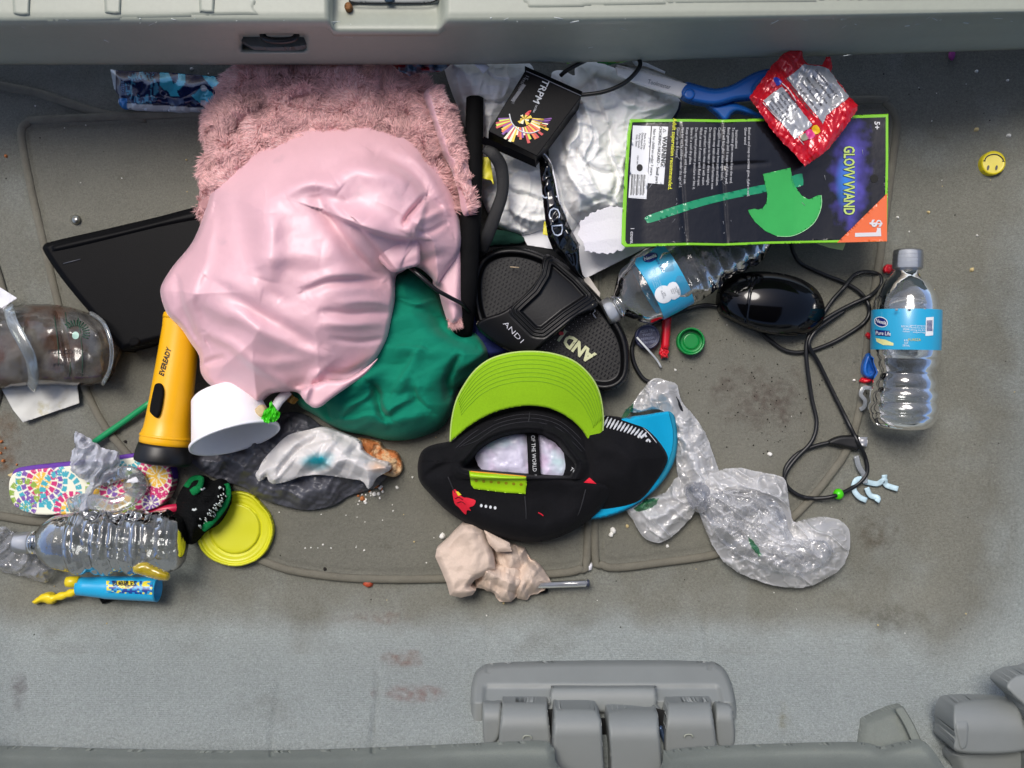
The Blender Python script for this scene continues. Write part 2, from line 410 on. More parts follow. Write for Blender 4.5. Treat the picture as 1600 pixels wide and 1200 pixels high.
# pink and brown smears on the carpet (print-flat stains)
def smear(name, cx, cy, rx, ry, rgb, seed):
    m = bpy.data.materials.new(name); m.use_nodes = True; N = m.node_tree.nodes; L = m.node_tree.links
    b = N['Principled BSDF']; b.inputs['Base Color'].default_value = (*lin(rgb), 1); b.inputs['Roughness'].default_value = .95; b.inputs['Specular IOR Level'].default_value = .1
    a = N.new('ShaderNodeAttribute'); a.attribute_name = 'Col'; n = N.new('ShaderNodeTexNoise'); n.inputs['Scale'].default_value = 150; tc = N.new('ShaderNodeTexCoord'); L.new(tc.outputs['Object'], n.inputs['Vector'])
    r = N.new('ShaderNodeMapRange'); r.inputs['From Min'].default_value = .3; r.inputs['From Max'].default_value = .75; L.new(n.outputs['Fac'], r.inputs['Value'])
    mu = N.new('ShaderNodeMath'); mu.operation = 'MULTIPLY'; L.new(a.outputs['Fac'], mu.inputs[0]); L.new(r.outputs[0], mu.inputs[1]); L.new(mu.outputs[0], b.inputs['Alpha'])
    def col(X, Y):
        e = 1 - np.sqrt(((X - cx) / rx) ** 2 + ((Y - cy) / ry) ** 2); v = np.clip(e * 1.4 + 1.1 * fbm(X, Y, 18, seed, 3), 0, 1) * (e > 0) * .42
        return np.stack([v, v, v], -1)
    hf(name, ell(cx, cy, rx, ry), lambda X, Y, D: on(FT, .0009)(X, Y, D), m, floor, res=4, col=col)
smear('carpet_stain', 640, 1084, 62, 15, (150, 96, 84), 1); smear('carpet_stain', 635, 1030, 45, 16, (146, 108, 92), 2)
smear('carpet_stain', 590, 966, 80, 12, (148, 118, 104), 3); smear('carpet_stain', 1190, 620, 90, 60, (84, 62, 58), 4)
smear('carpet_stain', 1365, 830, 40, 35, (80, 62, 42), 5); smear('carpet_stain', 30, 1080, 14, 35, (96, 82, 86), 6)
smear('carpet_stain', 1225, 1120, 12, 30, (140, 126, 62), 7); smear('carpet_stain', 1400, 965, 60, 30, (92, 86, 70), 8)

smear('carpet_stain', 10, 700, 24, 60, (120, 78, 34), 11)

# rear sill at the top of the picture (scuff plate of the tailgate opening)
def sill_prof():
    pts = [(-420, .176), (0, .172), (20, .172), (30, .171), (36, .168), (41, .162), (48, .150), (60, .132), (78, .108), (92, .092), (98, .083), (101, .076)]
    return pts
prof = sill_prof(); xs = np.arange(-420, 2030, 5.0)
def rec(x): return ss(512, 522, x) * (1 - ss(684, 698, x))            # recess for the striker
V = []; F = []
sub = []
for (a, b) in zip(prof, prof[1:]):
    n = max(1, int(abs(b[0] - a[0]) / 3)) if a[0] >= 0 else 6
    for k in range(n): sub.append((a[0] + (b[0] - a[0]) * k / n, a[1] + (b[1] - a[1]) * k / n))
sub.append(prof[-1])
def sill_bow(x): return 8 * ((x - 300) / 1300) ** 2 * -1 + 0.5 * vn(x / 120, x * 0, 4) * 3
for (py, z) in sub:
    r_ = rec(xs); bow = -np.abs(np.clip(xs - 700, 0, None) / 900) ** 1.3 * 24 * ss(0, 60, py)
    zz = np.full(xs.shape, z); yy = np.full(xs.shape, float(py)) + bow
    if 0 <= py < 48:
        yy = yy + r_ * (12 * ss(-5, 40, py)); zz = zz - r_ * (.020 - .012 * ss(10, 46, py)) 
    elif py < 0: zz = zz - r_ * .020 * ss(-110, -60, py)
    # tie-down slot
    sl_ = ss(372, 380, xs) * (1 - ss(474, 482, xs)) * ss(50, 54, py) * (1 - ss(70, 82, py)); zz = zz - 0.022 * sl_
    V.append(PV(xs, yy, zz))
n_ = len(xs); m_ = len(V); 
under = V[-1].copy(); under[:, 1] += .10; under[:, 2] -= .004; V.append(under)
V = np.vstack(V)
for i in range(m_):
    for k in range(n_ - 1): F.append([i * n_ + k, (i + 1) * n_ + k, (i + 1) * n_ + k + 1, i * n_ + k + 1])
sill = _mesh('rear_sill', V, F, trim, None, kind='structure')
ST = bvh([sill])
def onsill(x, y): return hitz(ST, x, y, .17)
for x, wd in ((33, 27), (176, 26), (323, 24)):      # moulded pads on the scuff plate
    hf('moulded_pad', sm([(x - wd / 2, -60), (x - wd / 2, 12), (x - wd / 2 + 4, 23 - x * .012), (x + wd / 2 - 3, 24 - x * .012), (x + wd / 2, 14), (x + wd / 2, -60)], 3),
       lambda X, Y, D: onsill(33, 8) + .003 * dome(D, 5), trim, sill, res=1.5, base=.165)
hf('raised_panel', sm([(-300, -160), (-300, 24), (380, 24), (397, 12), (399, -160)], 4), lambda X, Y, D: on(ST, .0)(X, Y, D) + .0014 * dome(D, 4) - .0006, trim, sill, res=4, base=.16)
hf('inset_cover', sm([(812, -120), (815, -10), (825, 8), (850, 13), (1100, 6), (1500, 0), (1800, -10), (1800, -120)], 4), lambda X, Y, D: on(ST, 0)(X, Y, D) + .0014 * dome(D, 4) - .0006, trim, sill, res=4, base=.16)
hf('striker_plate', sm([(545, -60), (545, -2), (560, 4), (670, 4), (688, -6), (690, -60)], 3), lambda X, Y, D: .155 + .001 * dome(D, 3), trim_d, sill, res=2, base=.14)
tube('striker_seam', [(545, 1, .1575), (560, 4.5, .157), (620, 5, .157), (672, 4, .157), (690, -8, .157)], .0006, black_gap, sill, seg=6)
rust = M('rusty_screw', (120, 80, 40), .6, metal=.4, bump=(600, .6), var=(300, .4))
hf('screw', ell(544, 10, 6, 7), lambda X, Y, D: .157 + .002 * dome(D, 5), rust, sill, res=1.3, base=.14)
hf('striker_bolt', ell(608, -2, 8, 5), lambda X, Y, D: .158 + .002 * dome(D, 5), M('bolt_metal', (90, 110, 130), .35, metal=.8), sill, res=1.3, base=.14)
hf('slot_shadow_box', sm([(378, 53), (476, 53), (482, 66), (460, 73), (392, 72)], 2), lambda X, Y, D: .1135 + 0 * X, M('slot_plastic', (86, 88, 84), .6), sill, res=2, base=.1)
tube('tie_down_ring', [(410, 54, .124), (416, 61, .126), (438, 64, .127), (458, 61, .126), (464, 54, .124)], .0028, M('black_ring', (28, 28, 28), .4), sill, seg=8)
scr = M('scuff_mark', (205, 210, 205), .6)
for k in range(46):                                    # little nicks and scratches on the sill
    x, y = R.uniform(0, 1590), R.choice([R.uniform(28, 38), R.uniform(26, 40), R.uniform(36, 90)]); a = R.uniform(-.6, .6); L_ = R.choice([1.2, 2, 3, 8, 14]); 
    if y > 45 and L_ < 8 and R.random() < .5: continue
    pts = [(x + L_ * t * math.cos(a), y + L_ * t * math.sin(a), 0) for t in (0, .5, 1)]
    pts = [(p[0], p[1], onsill(p[0], p[1]) + .0001) for p in pts]
    tube('scuff_mark', pts, R.choice([.0002, .0003, .0005]), scr, sill, seg=5, smooth_n=1, kind='stuff')

# unseen car roof over the cargo area, added to block overhead sky and shape reflections
hl = M('added_roof_grey', (120, 120, 114), .95)
_rv = [(-.8, -1.6, 1.10), (.8, -1.6, 1.10), (.8, .0, 1.08), (-.8, .0, 1.08)]
_mesh('added_roof', _rv + [(x, y, z + .03) for x, y, z in _rv], [[0, 1, 2, 3][::-1], [4, 5, 6, 7], [0, 1, 5, 4], [1, 2, 6, 5], [2, 3, 7, 6], [3, 0, 4, 7]], hl, None, False, kind='structure')

# seat backs, hinge cover and latch at the bottom of the picture
seatfab = M('seat_fabric', (124, 129, 122), .9, bump=((1100, .5),), var=((30, .05), (900, .08)), spots=[((120, 96, 80), 30, .70, .4)], spec=.15)
def seat(poly, label, seed):
    t = hf('folded_bench', sm(poly, 14), lambda X, Y, D: gz(X, Y) * .3 + gz(X, Y) * (1 - ss(1175, 1215, Y)) + .15 * ss(1175, 1215, Y) + .004 + .008 * soft(D, 14) + .002 * fbm(X, Y, 80, seed, 3), seatfab, None, res=1.6, thick=.004,
           label=label, cat='seat', group='folding rear seat backs')
    return t
seat([(-200, 1168), (0, 1168), (200, 1173), (420, 1175), (600, 1170), (760, 1163), (845, 1160), (862, 1168), (868, 1190), (872, 1330), (-200, 1330)], 'grey fabric seat back along the bottom edge, left of the hinge cover', 1)
seat([(1038, 1330), (1037, 1190), (1046, 1176), (1085, 1170), (1200, 1165), (1340, 1162), (1378, 1169), (1405, 1163), (1438, 1158), (1456, 1170), (1480, 1205), (1510, 1240), (1540, 1330)], 'grey fabric seat back along the bottom edge, right of the hinge cover', 2)
hg = thing('hinge_housing', 'grey moulded plastic hinge cover between the two seat backs at the bottom', 'hinge cover', (945, 1110, .07))
hc = hf('cover', sm([(735, 1330), (735, 1120), (738, 1065), (752, 1043), (790, 1036), (950, 1033), (1090, 1034), (1125, 1040), (1142, 1065), (1152, 1110), (1164, 1180), (1170, 1330)], 12),
        lambda X, Y, D: np.minimum(gz(X, Y), .092) + .002 + .013 * dome(D, 9) - .004 * ss(1066, 1078, Y) * ss(16, 26, D), trim_d, hg, res=1.6, base=.03)
def knob(nm, poly, zt, hh, ry, mt=trim_d, par=hg, zs=0.0):
    poly = sm(poly, 10); y0 = poly[:, 1].min()
    return hf(nm, poly, lambda X, Y, D: zt + hh * np.sqrt(np.clip(1 - (1 - np.clip((Y - y0) / ry, 0, 1)) ** 2, 0, 1)) + .0030 * dome(D, 5) - zs * (Y - y0), mt, par, res=1.4, base=zt - .002)
for pl in ([(856, 1108), (868, 1108), (868, 1190), (856, 1190)], [(936, 1122), (954, 1122), (966, 1330), (938, 1330)], [(1024, 1106), (1046, 1112), (1048, 1190), (1034, 1190)]):
    hf('gap', pl, lambda X, Y, D: .1165 + 0 * X, black_gap, hg, res=2)
knob('ledge', [(862, 1078), (876, 1073), (1012, 1073), (1024, 1078), (1026, 1100), (1018, 1112), (868, 1112), (860, 1100)], .0985, .010, 30)
knob('knuckle', [(785, 1101), (792, 1097), (848, 1097), (855, 1102), (856, 1200), (784, 1200)], .0995, .031, 50)
knob('knuckle', [(1043, 1102), (1050, 1097), (1104, 1096), (1111, 1101), (1116, 1200), (1045, 1200)], .0995, .031, 50)
knob('side_lug', [(754, 1102), (761, 1096), (778, 1096), (783, 1101), (782, 1140), (774, 1160), (757, 1164)], .0995, .020, 34)
knob('side_lug', [(1118, 1102), (1126, 1098), (1138, 1100), (1145, 1112), (1147, 1165), (1122, 1166)], .0995, .020, 34)
knob('hinge_arm', [(866, 1116), (874, 1107), (924, 1107), (936, 1118), (941, 1150), (942, 1330), (866, 1330)], .112, .036, 54)
knob('hinge_arm', [(950, 1122), (958, 1109), (1010, 1105), (1024, 1110), (1030, 1140), (1036, 1330), (964, 1330), (954, 1180)], .112, .036, 54)
tube('pin', [(1031, 1135, .122), (1040, 1160, .124)], .0022, M('pin_blue_steel', (90, 110, 140), .3, metal=.7), hg)
for x, y in ((824, 1150), (1076, 1148)): tube('moulded_arc', [(x - 7, y + 4, .1355), (x - 4, y, .1355), (x + 4, y, .1355), (x + 7, y + 4, .1355)], .0007, trim, hg, seg=6)
lt = thing('seat_latch', 'rounded grey plastic latch housing in the bottom right corner', 'latch', (1560, 1140, .1))
hf('base', sm([(1478, 1180), (1496, 1166), (1600, 1160), (1700, 1180), (1760, 1330), (1530, 1330), (1495, 1210)], 8), lambda X, Y, D: .134 + .010 * soft(D, 20), trim_d, lt, res=2, thick=.006)
knob('drum', [(1489, 1112), (1498, 1096), (1570, 1089), (1588, 1096), (1600, 1130), (1606, 1172), (1500, 1176), (1491, 1150)], .126, .034, 60, par=lt)
hf('drum_end', sm([(1489, 1114), (1496, 1100), (1510, 1098), (1516, 1130), (1514, 1166), (1500, 1174), (1492, 1150)], 6), lambda X, Y, D: .130 + .030 * soft(Y - 1092, 50) + .004 * soft(D, 6), trim_d, lt, res=1.6, thick=.004)
knob('cover', [(1572, 1074), (1580, 1060), (1604, 1052), (1700, 1046), (1800, 1330), (1640, 1330), (1618, 1180), (1604, 1112), (1586, 1090)], .138, .030, 110, par=lt)
bl = thing('belt_flap', 'folded grey carpet flap with webbing beside the latch, behind the right seat back', 'flap', (1395, 1130, .1))
hf('flap', sm([(1346, 1200), (1346, 1135), (1352, 1122), (1398, 1104), (1412, 1106), (1428, 1135), (1442, 1165), (1450, 1200)], 4), lambda X, Y, D: gz(X, Y) + .003 + .006 * soft(D, 16) + .002 * fbm(X, Y, 30, 8), seatfab, bl, res=1.6, thick=.008)
tube('webbing', [(x, y, g1(x, y) + .016) for x, y in ((1404, 1106), (1420, 1132), (1438, 1172))], .004, seatfab, bl, flat=.3)

# ------------------------------------------------------------------ materials of the loose things
black_pl = M('black_plastic', (9, 9, 11), .42, spec=.08, bump=((900, .15),), var=(30, .15))
black_gl = M('gloss_black', (5, 5, 7), .10, coat=.0, spec=.45)
black_rub = M('black_foam', (14, 14, 15), .8, bump=(700, .4), var=(90, .2), spec=.12)
white_pap = M('white_paper', (228, 228, 232), .8, bump=((90, .25), (600, .15)), var=(30, .04))
red_pl = M('red_plastic', (205, 22, 40), .3, var=(60, .15))
blue_pl = M('blue_plastic', (28, 96, 180), .3, var=(30, .06))
col_print = M('printed_card', (128, 128, 128), .28, attr=True, bump=((60, .12), (14, .25)), coat=.25)

# ---- left end, lowest things first
t = thing('plastic_case', 'flat black plastic case with a rounded lip, tucked under the pink jacket on the left', 'case', (200, 430, 0))
hf('case_body', sm([(82, 377), (68, 384), (70, 396), (100, 440), (150, 500), (188, 545), (196, 546), (250, 532), (360, 505), (360, 310), (330, 319), (250, 338), (160, 359)], 4),
   lambda X, Y, D: .034 + .004 * soft(D, 8), black_pl, t, res=2, base=.002)
hf('lip', sm([(84, 378), (200, 351), (350, 314), (352, 338), (250, 360), (90, 398), (76, 390)], 4), lambda X, Y, D: .0345 + .005 * soft(D, 11), black_pl, t, res=2, base=.02)
hf('case_foot', ell(210, 534, 9, 7, -15), lambda X, Y, D: .0375 + .002 * dome(D, 3), black_rub, t, res=1.5, base=.03)
tube('moulded_mark', [(99, 412, .0385), (126, 405, .0385)], .0006, M('mark_grey', (70, 72, 78), .5), t, smooth_n=1, seg=5)

# wrapper, upper left
t = thing('freezer_wrapper', 'navy and sky blue foil wrapper with silver ends, half under the pink fur', 'wrapper', (270, 140, 0))
wr_m = M('foil_print', (30, 60, 120), .16, attr=True, coat=.5, bump=((50, .4), (160, .2)), metal=.15)
def wcol(X, Y):
    u = (X - 172); v = (Y - 108) - u * .06
    c = np.tile(np.array(lin((16, 30, 74))), (len(X), 1)); sil = np.array(lin((200, 206, 214))); sk = np.array(lin((66, 178, 206))); te = np.array(lin((70, 140, 170)))
    ring = np.abs(np.hypot(X - 222, Y - 138) - 20 + 6 * vn(X / 4, Y / 4, 3)) < 5 + 4 * vn(X / 2.5, Y / 2.5, 5); c[ring & (vn(X / 1.7, Y / 6, 7) > -.1)] = te
    c[(np.abs(np.hypot(X - 268, (Y - 120)) - 17) < 6) & (X > 250) & (X < 290)] = sk
    c[(np.abs(X - 258 - (Y - 117) * .45) < 7) & (Y < 150)] = sk
    c[np.abs(X - 318) / 19 + np.abs(Y - 150) / 16 < 1] = sk; c[np.hypot(X - 318, Y - 138) < 5] = sil; c[np.hypot(X - 318, Y - 161) < 5] = sil
    c[(np.abs(X - 330 - (Y - 125) * .8) < 9) & (Y < 140)] = sk
    c[(u < 9 + 4 * (v > 40))] = sil; c[v > 52] = sil; c[(v > 44) & (u < 26) & (u > 14)] = np.array(lin((40, 120, 190)))
    return c
hf('foil', [(172, 108), (186, 110), (270, 114), (330, 119), (400, 122), (400, 174), (330, 172), (280, 173), (230, 171), (190, 168), (184, 160), (186, 150), (178, 138)],
   lambda X, Y, D: .010 + .010 * soft(D, 22) + .004 * crumple(X, Y, 34, 4), wr_m, t, res=1.6, base=.003, col=wcol)
WT = bvh(t.children)
for x, s_, c in ((190, 'OTTER', (120, 150, 190)),): text(s_, x + 2, 136, 4.5, 92, WT, M('pale_print', c, .5), t, .0004)

# cup and papers at the left edge
paper_dirty = M('stained_paper', (206, 206, 200), .8, bump=((60, .3), (500, .2)), spots=[((170, 160, 112), 30, .58, .6), ((90, 70, 50), 90, .73, .8)])
hf('paper_napkin', [(2, 585), (120, 596), (124, 630), (36, 660), (20, 640), (-4, 596)], lambda X, Y, D: gz(X, Y) + .0075 + .003 * crumple(X, Y, 50, 3), paper_dirty, None, res=2, thick=.0004,
   label='soiled white paper napkin lying under the crushed plastic cup', cat='napkin')
hf('paper_label', [(-30, 452), (0, 449), (27, 466), (2, 482), (-30, 490)], lambda X, Y, D: .030 + .002 * crumple(X, Y, 30, 5), white_pap, None, res=2, thick=.0006, label='small torn white label at the left edge above the crushed cup', cat='label')
cup_m = clear('cup_plastic', (214, 216, 214), .16, .12, bump=(40, .3), edge=.3, gl=.6, hazecol=(180, 178, 172), noisy=(26, .2), stain=((74, 46, 30), 24, .44, .8))
cup_r = clear('cup_rim_plastic', (214, 220, 218), .22, .12, edge=.4, hazecol=(186, 190, 190))
t = thing('plastic_cup', 'crushed clear iced coffee cup with brown stains and a green emblem at the left edge', 'cup', (90, 540, 0))
cup_poly = sm([(-30, 478), (10, 476), (26, 478), (60, 475), (100, 478), (135, 488), (168, 492), (183, 515), (188, 545), (178, 572), (170, 590), (160, 600), (120, 603), (60, 602), (20, 605), (-30, 600)], 4)
hf('cup_bottom_wall', cup_poly, lambda X, Y, D: .012 + .003 * crumple(X, Y, 60, 7), M('coffee_residue', (116, 102, 90), .35, bump=(60, .5), spots=[((34, 18, 12), 30, .48, .85), ((150, 140, 124), 34, .58, .6)]), t, res=2.5, base=.008)
cupw = hf('cup_wall', cup_poly, lambda X, Y, D: .012 + .036 * dome(D, 46) + .006 * crumple(X, Y, 70, 11) + folds(X, Y, [([(88, 485), (100, 530), (112, 598)], -.004, 5, 5), ([(120, 484), (150, 520), (160, 550)], .005, 4, 14)]), cup_m, t, res=2, base=.008)
tube('cup_rim', [(12, 478, .045), (20, 505, .055), (36, 535, .058), (48, 560, .055), (52, 590, .042), (48, 606, .03)], .0058, cup_r, t, flat=.22, seg=12)
tube('cup_base_ring', [(140, 488, .034), (162, 505, .05), (174, 540, .054), (172, 575, .046), (160, 600, .03)], .0022, cup_r, t, flat=.6)
CT = bvh([cupw]); gdk = M('green_print', (30, 70, 52), .5); wpr = M('white_print', (225, 228, 230), .6)
decal('emblem', ell(118, 524, 5.5, 6), CT, M('emblem_print', (170, 205, 190), .5), t, .0006)
for k in range(13):
    a = -2.4 + k * .24; tube('emblem_ray', [(118 + r_ * math.cos(a), 520 + r_ * .9 * math.sin(a), hitz(CT, 118 + r_ * math.cos(a), 520 + r_ * .9 * math.sin(a), .04) + .0005) for r_ in (12, 17, 22)], .0006, gdk, t, smooth_n=1, seg=5)
for x in (86, 104, 123): tube('cup_line', [(x + 6 * math.sin(q / 40), q, hitz(CT, x, q, .04) + .0004) for q in range(488, 598, 10)], .0004, gdk, t, smooth_n=1, seg=5)
text('ICED COFFEE', 104, 550, 7, 0, CT, M('print_dark', (30, 28, 34), .5), t, .0005); text('grande', 92, 569, 5, 0, CT, M('print_dark', (30, 28, 34), .5), t, .0005)

# flashlight
t = thing('flashlight', 'yellow flashlight with a black head and black switch, poking out from under the pink jacket', 'flashlight', (268, 610, 0))
yel = M('yellow_plastic', (238, 176, 10), .36, bump=((500, .06), (60, .05)), var=(18, .05), spots=[((170, 120, 20), 190, .70, .35)])
zf_ = .035; a = P(287, 490, .032); b = P(254, 722, zf_); L_ = (b - a).length
def fl(t_, r): return (t_, r)
body = lathe('barrel', a, b, [(0, .0155), (.02, .0175), (.05, .0182), (.10, .0178), (.3, .0186), (.55, .0200), (.72, .0212), (.78, .0220), (.82, .0238), (.86, .0242), (.885, .0236)], yel, t, seg=56)
lathe('head', a, b, [(.88, .0240), (.90, .0250), (.94, .0262), (.985, .0268), (1.0, .0262), (1.01, .0235)], M('black_head', (12, 12, 13), .42), t, seg=56)
lathe('tail_ring', a, b, [(-.01, .0150), (.01, .0180), (.03, .0186), (.045, .0184)], yel, t, seg=56)
FLT = bvh([body])
hf('switch_plate', sm([(243, 600), (252, 600), (256, 612), (252, 640), (246, 653), (236, 646), (234, 638), (239, 612)], 4), lambda X, Y, D: on(FLT, .0015, .04)(X, Y, D) + .0035 * dome(D, 5) , black_rub, t, res=1.3, thick=.004)
lathe('moulded_ring', a, b, [(.818, .0236), (.822, .0243), (.832, .0246), (.838, .0240)], yel, t, seg=56, open_ends=True)
text('EVEREADY', 258, 566, 8, 74, FLT, M('black_print', (20, 18, 14), .5), t, .0005, xs=.85, bold=.035, shear=.25)

# green straw
tube('drinking_straw', [(143, 694, .006), (195, 658, .008), (250, 618, .012)], .0032, M('green_straw', (18, 140, 84), .4), None, smooth_n=2, seg=12, label='green drinking straw running under the yellow flashlight', cat='straw')

# flip flop
def ellipse_dist(X, Y, cx, cy, a_=1): return np.hypot(X - cx, (Y - cy) * a_)
def ffcol(X, Y):
    c = np.tile(np.array(lin((232, 230, 208))), (len(X), 1))
    mag = np.array(lin((200, 40, 110))); yl = np.array(lin((236, 186, 60))); te = np.array(lin((60, 165, 180))); gr = np.array(lin((140, 170, 60))); pu = np.array(lin((120, 80, 160)))
    def flower(cx, cy, Rr, bands):
        d = np.hypot(X - cx, Y - cy); an = np.arctan2(Y - cy, X - cx)
        for r0, r1, n, cc in bands:
            m = (d > r0 * Rr) & (d < r1 * Rr) & (np.abs(((an * n / 2 / np.pi + (r0 * 3.1)) % 1) - .5) < .36) & (vn(X / 1.6, Y / 1.6, 3) > -.38); c[m] = cc
    flower(65, 752, 42, [(0, .12, 1, yl), (.12, .34, 9, yl), (.36, .58, 13, mag), (.6, .78, 17, pu), (.8, .98, 20, te)])
    flower(95, 768, 34, [(.7, .98, 18, te)]); flower(38, 772, 26, [(.6, .95, 11, gr)])
    flower(113, 797, 30, [(.35, .6, 10, yl), (.62, .98, 17, mag)])
    flower(176, 768, 44, [(0, .2, 3, pu), (.22, .46, 10, mag), (.48, .7, 14, yl), (.72, .98, 20, gr)])
    flower(245, 744, 34, [(0, .14, 1, yl), (.16, .5, 10, yl), (.52, .72, 15, mag), (.76, 1., 18, mag)])
    flower(236, 786, 26, [(.1, .5, 9, pu), (.55, .98, 13, mag)]); flower(40, 792, 18, [(.1, .5, 7, te), (.55, .98, 11, pu)]); flower(202, 716, 20, [(.5, .98, 12, te)])
    return c
t = thing('flip_flop', 'child size flip flop with a bright flower print insole and purple sole on the left', 'flip flop', (140, 755, 0))
ff = sm([(14, 765), (16, 748), (26, 738), (60, 733), (110, 728), (160, 722), (200, 716), (235, 712), (258, 720), (267, 740), (268, 760), (255, 785), (232, 797), (190, 802), (120, 803), (60, 804), (30, 795), (18, 782)], 4)
ffp = ff.copy(); ffp[:, 1] -= 7; ffp[:, 0] += 3
hf('sole', ffp, lambda X, Y, D: .013 + .0015 * dome(D, 3), M('purple_foam', (96, 52, 150), .8, bump=(500, .2)), t, res=2, base=.001)
ins_ = hf('insole', ff, lambda X, Y, D: .018 + .001 * dome(D, 3), M('insole_print', (128, 128, 128), .35, attr=True, coat=.2), t, res=1.1, base=.003, col=ffcol)
clr = clear('clear_vinyl', (235, 238, 240), .10, .05, bump=(30, .3), edge=.6)
tube('clear_strap', [(108, 790, .02), (128, 783, .029), (150, 785, .034), (175, 790, .036), (198, 782, .034), (214, 768, .028), (222, 755, .02)], .0075, clr, t, flat=.35, seg=14)
tube('clear_strap', [(222, 755, .02), (212, 742, .03), (196, 738, .032), (175, 744, .026), (160, 752, .02)], .0065, clr, t, flat=.35, seg=14)
hf('vinyl_blister', ell(212, 758, 21, 20), lambda X, Y, D: .02 + .010 * dome(D, 18), clr, t, res=2, base=.0185)
hf('plastic_chip', [(197, 754), (203, 745), (212, 744), (218, 753), (208, 755)], lambda X, Y, D: .0315 + .001 * D / 5, white_pap, None, res=1.5, thick=.0005, label='tiny white plastic chip on the clear strap of the flower flip flop', cat='chip')
milky = clear('milky_film', (222, 226, 236), .62, .22, bump=(60, .8), edge=.35, hazecol=(224, 228, 240), noisy=(40, .3), gl=.6)
hf('torn_film', jag([(118, 674), (132, 680), (145, 690), (162, 700), (186, 706), (188, 720), (180, 745), (170, 752), (152, 762), (142, 775), (140, 795), (128, 820), (118, 822), (120, 800), (130, 775), (140, 755), (128, 748), (112, 738), (109, 718), (112, 704), (118, 695), (115, 684)], 1.5, 4, 3),
   lambda X, Y, D: .030 + .010 * soft(D, 20) + .018 * crumple(X, Y, 26, 8) * soft(D, 8), milky, None, res=1.3, thick=.0004, label='scrap of milky white torn plastic film draped over the flower flip flop', cat='film')

# bottles
pet = clear('clear_bottle_plastic', (243, 246, 247), .05, .05, bump=(60, .25), edge=.42, hazecol=(222, 226, 230))
pet_cr = clear('crinkled_bottle_plastic', (240, 243, 244), .05, .05, gl=.55, bump=(90, .5), edge=.42, hazecol=(222, 226, 230))
cap_w = clear('frosted_cap', (200, 206, 214), .86, .45, edge=.1, hazecol=(206, 212, 222), gl=.5)
BG = 'small clear plastic water bottles'
def bottle(name, lab, A, B, r, prof, mt, capm, dent=None, group=BG, at=None, seg=64, ribs=True):
    t = thing(name, lab, 'bottle', at, group)
    lathe('bottle_body', A, B, prof, mt, t, seg=seg, dent=dent)
    return t
def ribbed(pts, ribs, amp, n=130):
    """profile from control points with ribs [(t0,t1,count)]"""
    T = np.linspace(pts[0][0], pts[-1][0], n); c = sm(pts, 10, False); r = np.interp(T, c[:, 0], c[:, 1])
    for t0, t1, k in ribs:
        m = (T > t0) & (T < t1); r = r + np.where(m, amp * (np.abs(np.sin(np.pi * (T - t0) / (t1 - t0) * k)) - .5) * 2, 0)
    return list(zip(T, r))
def crumpd(seed, amp, lo=.2, hi=1.0):
    def f(t, a):
        x = t * 60.0; y = np.cos(a) * 16 + 40.; z_ = np.sin(a) * 16 + 40.
        return (crumple(x, y, 13, seed, 4) + crumple(x + 7, z_, 12, seed + 9, 4)) * amp * np.clip((t - lo) * 6, 0, 1)
    return f
# right bottle
A = P(1419, 390, .035); B = P(1411, 672, .030); k = pxm(.03)
rb = thing('water_bottle', 'small clear water bottle with a blue label and frosted cap standing alone on the right', 'bottle', (1415, 540, 0), BG)
rprof = ribbed([(.105, 18 * k), (.13, 22 * k), (.18, 34 * k), (.25, 45 * k), (.33, 50 * k), (.36, 51 * k), (.56, 51 * k), (.60, 49 * k), (.66, 44 * k), (.70, 44 * k), (.76, 48 * k), (.82, 50 * k), (.90, 50 * k), (.95, 46 * k), (.985, 36 * k), (1.0, 20 * k)], [(.60, .92, 4)], .0009)
lathe('bottle_body', A, B, rprof, pet, rb, seg=72, dent=lambda t_, a_: .02 * np.sin(3 * a_ + 9 * t_) * (t_ > .6) + .010 * np.sin(5 * a_) * (.2 < t_) * (t_ < .34))
cpr = [(0, 19 * k), (.004, 21 * k), (.012, 22 * k), (.10, 22.5 * k), (.105, 21.5 * k)]
def capm_(parent, A, B, pr, mt=cap_w, name='cap'):
    c = lathe(name, A, B, pr, mt, parent, seg=48); return c
capm_(rb, A, B, cpr)
for tt in (.03, .05, .07, .09): lathe('cap_ridge', A, B, [(tt - .002, 22.2 * k), (tt, 22.9 * k), (tt + .002, 22.2 * k)], cap_w, rb, seg=48, open_ends=True)
lab_m = M('blue_label', (36, 158, 200), .3, coat=.3, bump=(20, .1))
lbl = lathe('bottle_label', A, B, [(.335, 51.2 * k), (.34, 51.6 * k), (.50, 51.8 * k), (.555, 51.4 * k)], lab_m, rb, seg=72, open_ends=True)
# stretch of the label is bowed as it wraps round
LT = bvh([lbl])
navy = M('navy_print', (20, 36, 110), .4)
decal('logo_oval', ell(1376.5, 503, 11, 8, 18), LT, wpr, rb, .0003, res=1.5); decal('logo_oval', ell(1376.5, 503, 9.8, 6.6, 18), LT, navy, rb, .0006, res=1.5)
text('Nestlé', 1376.5, 503, 5.5, -16, LT, wpr, rb, .0009, bold=.02, xs=.85)
decal('logo_banner', [(1367, 515), (1390, 517), (1391, 526), (1368, 524)], LT, navy, rb, .0004, res=1.5)
text('Pure Life', 1380, 521, 6, -4, LT, wpr, rb, .0008, xs=.8, bold=.01)
decal('logo_sweep', [(1368, 528), (1384, 531), (1396, 536), (1396, 540), (1380, 539), (1370, 534)], LT, M('pale_yellow_print', (222, 220, 150), .5), rb, .0004, res=1.5)
text('RECYCLE\nplease\nreduce', 1416, 514, 2.8, -2, LT, wpr, rb, .0005); text('natural spring water\nbottled at source\nserving size 8 fl oz\nsodium 0 mg', 1436, 514, 2.6, -2, LT, wpr, rb, .0005)
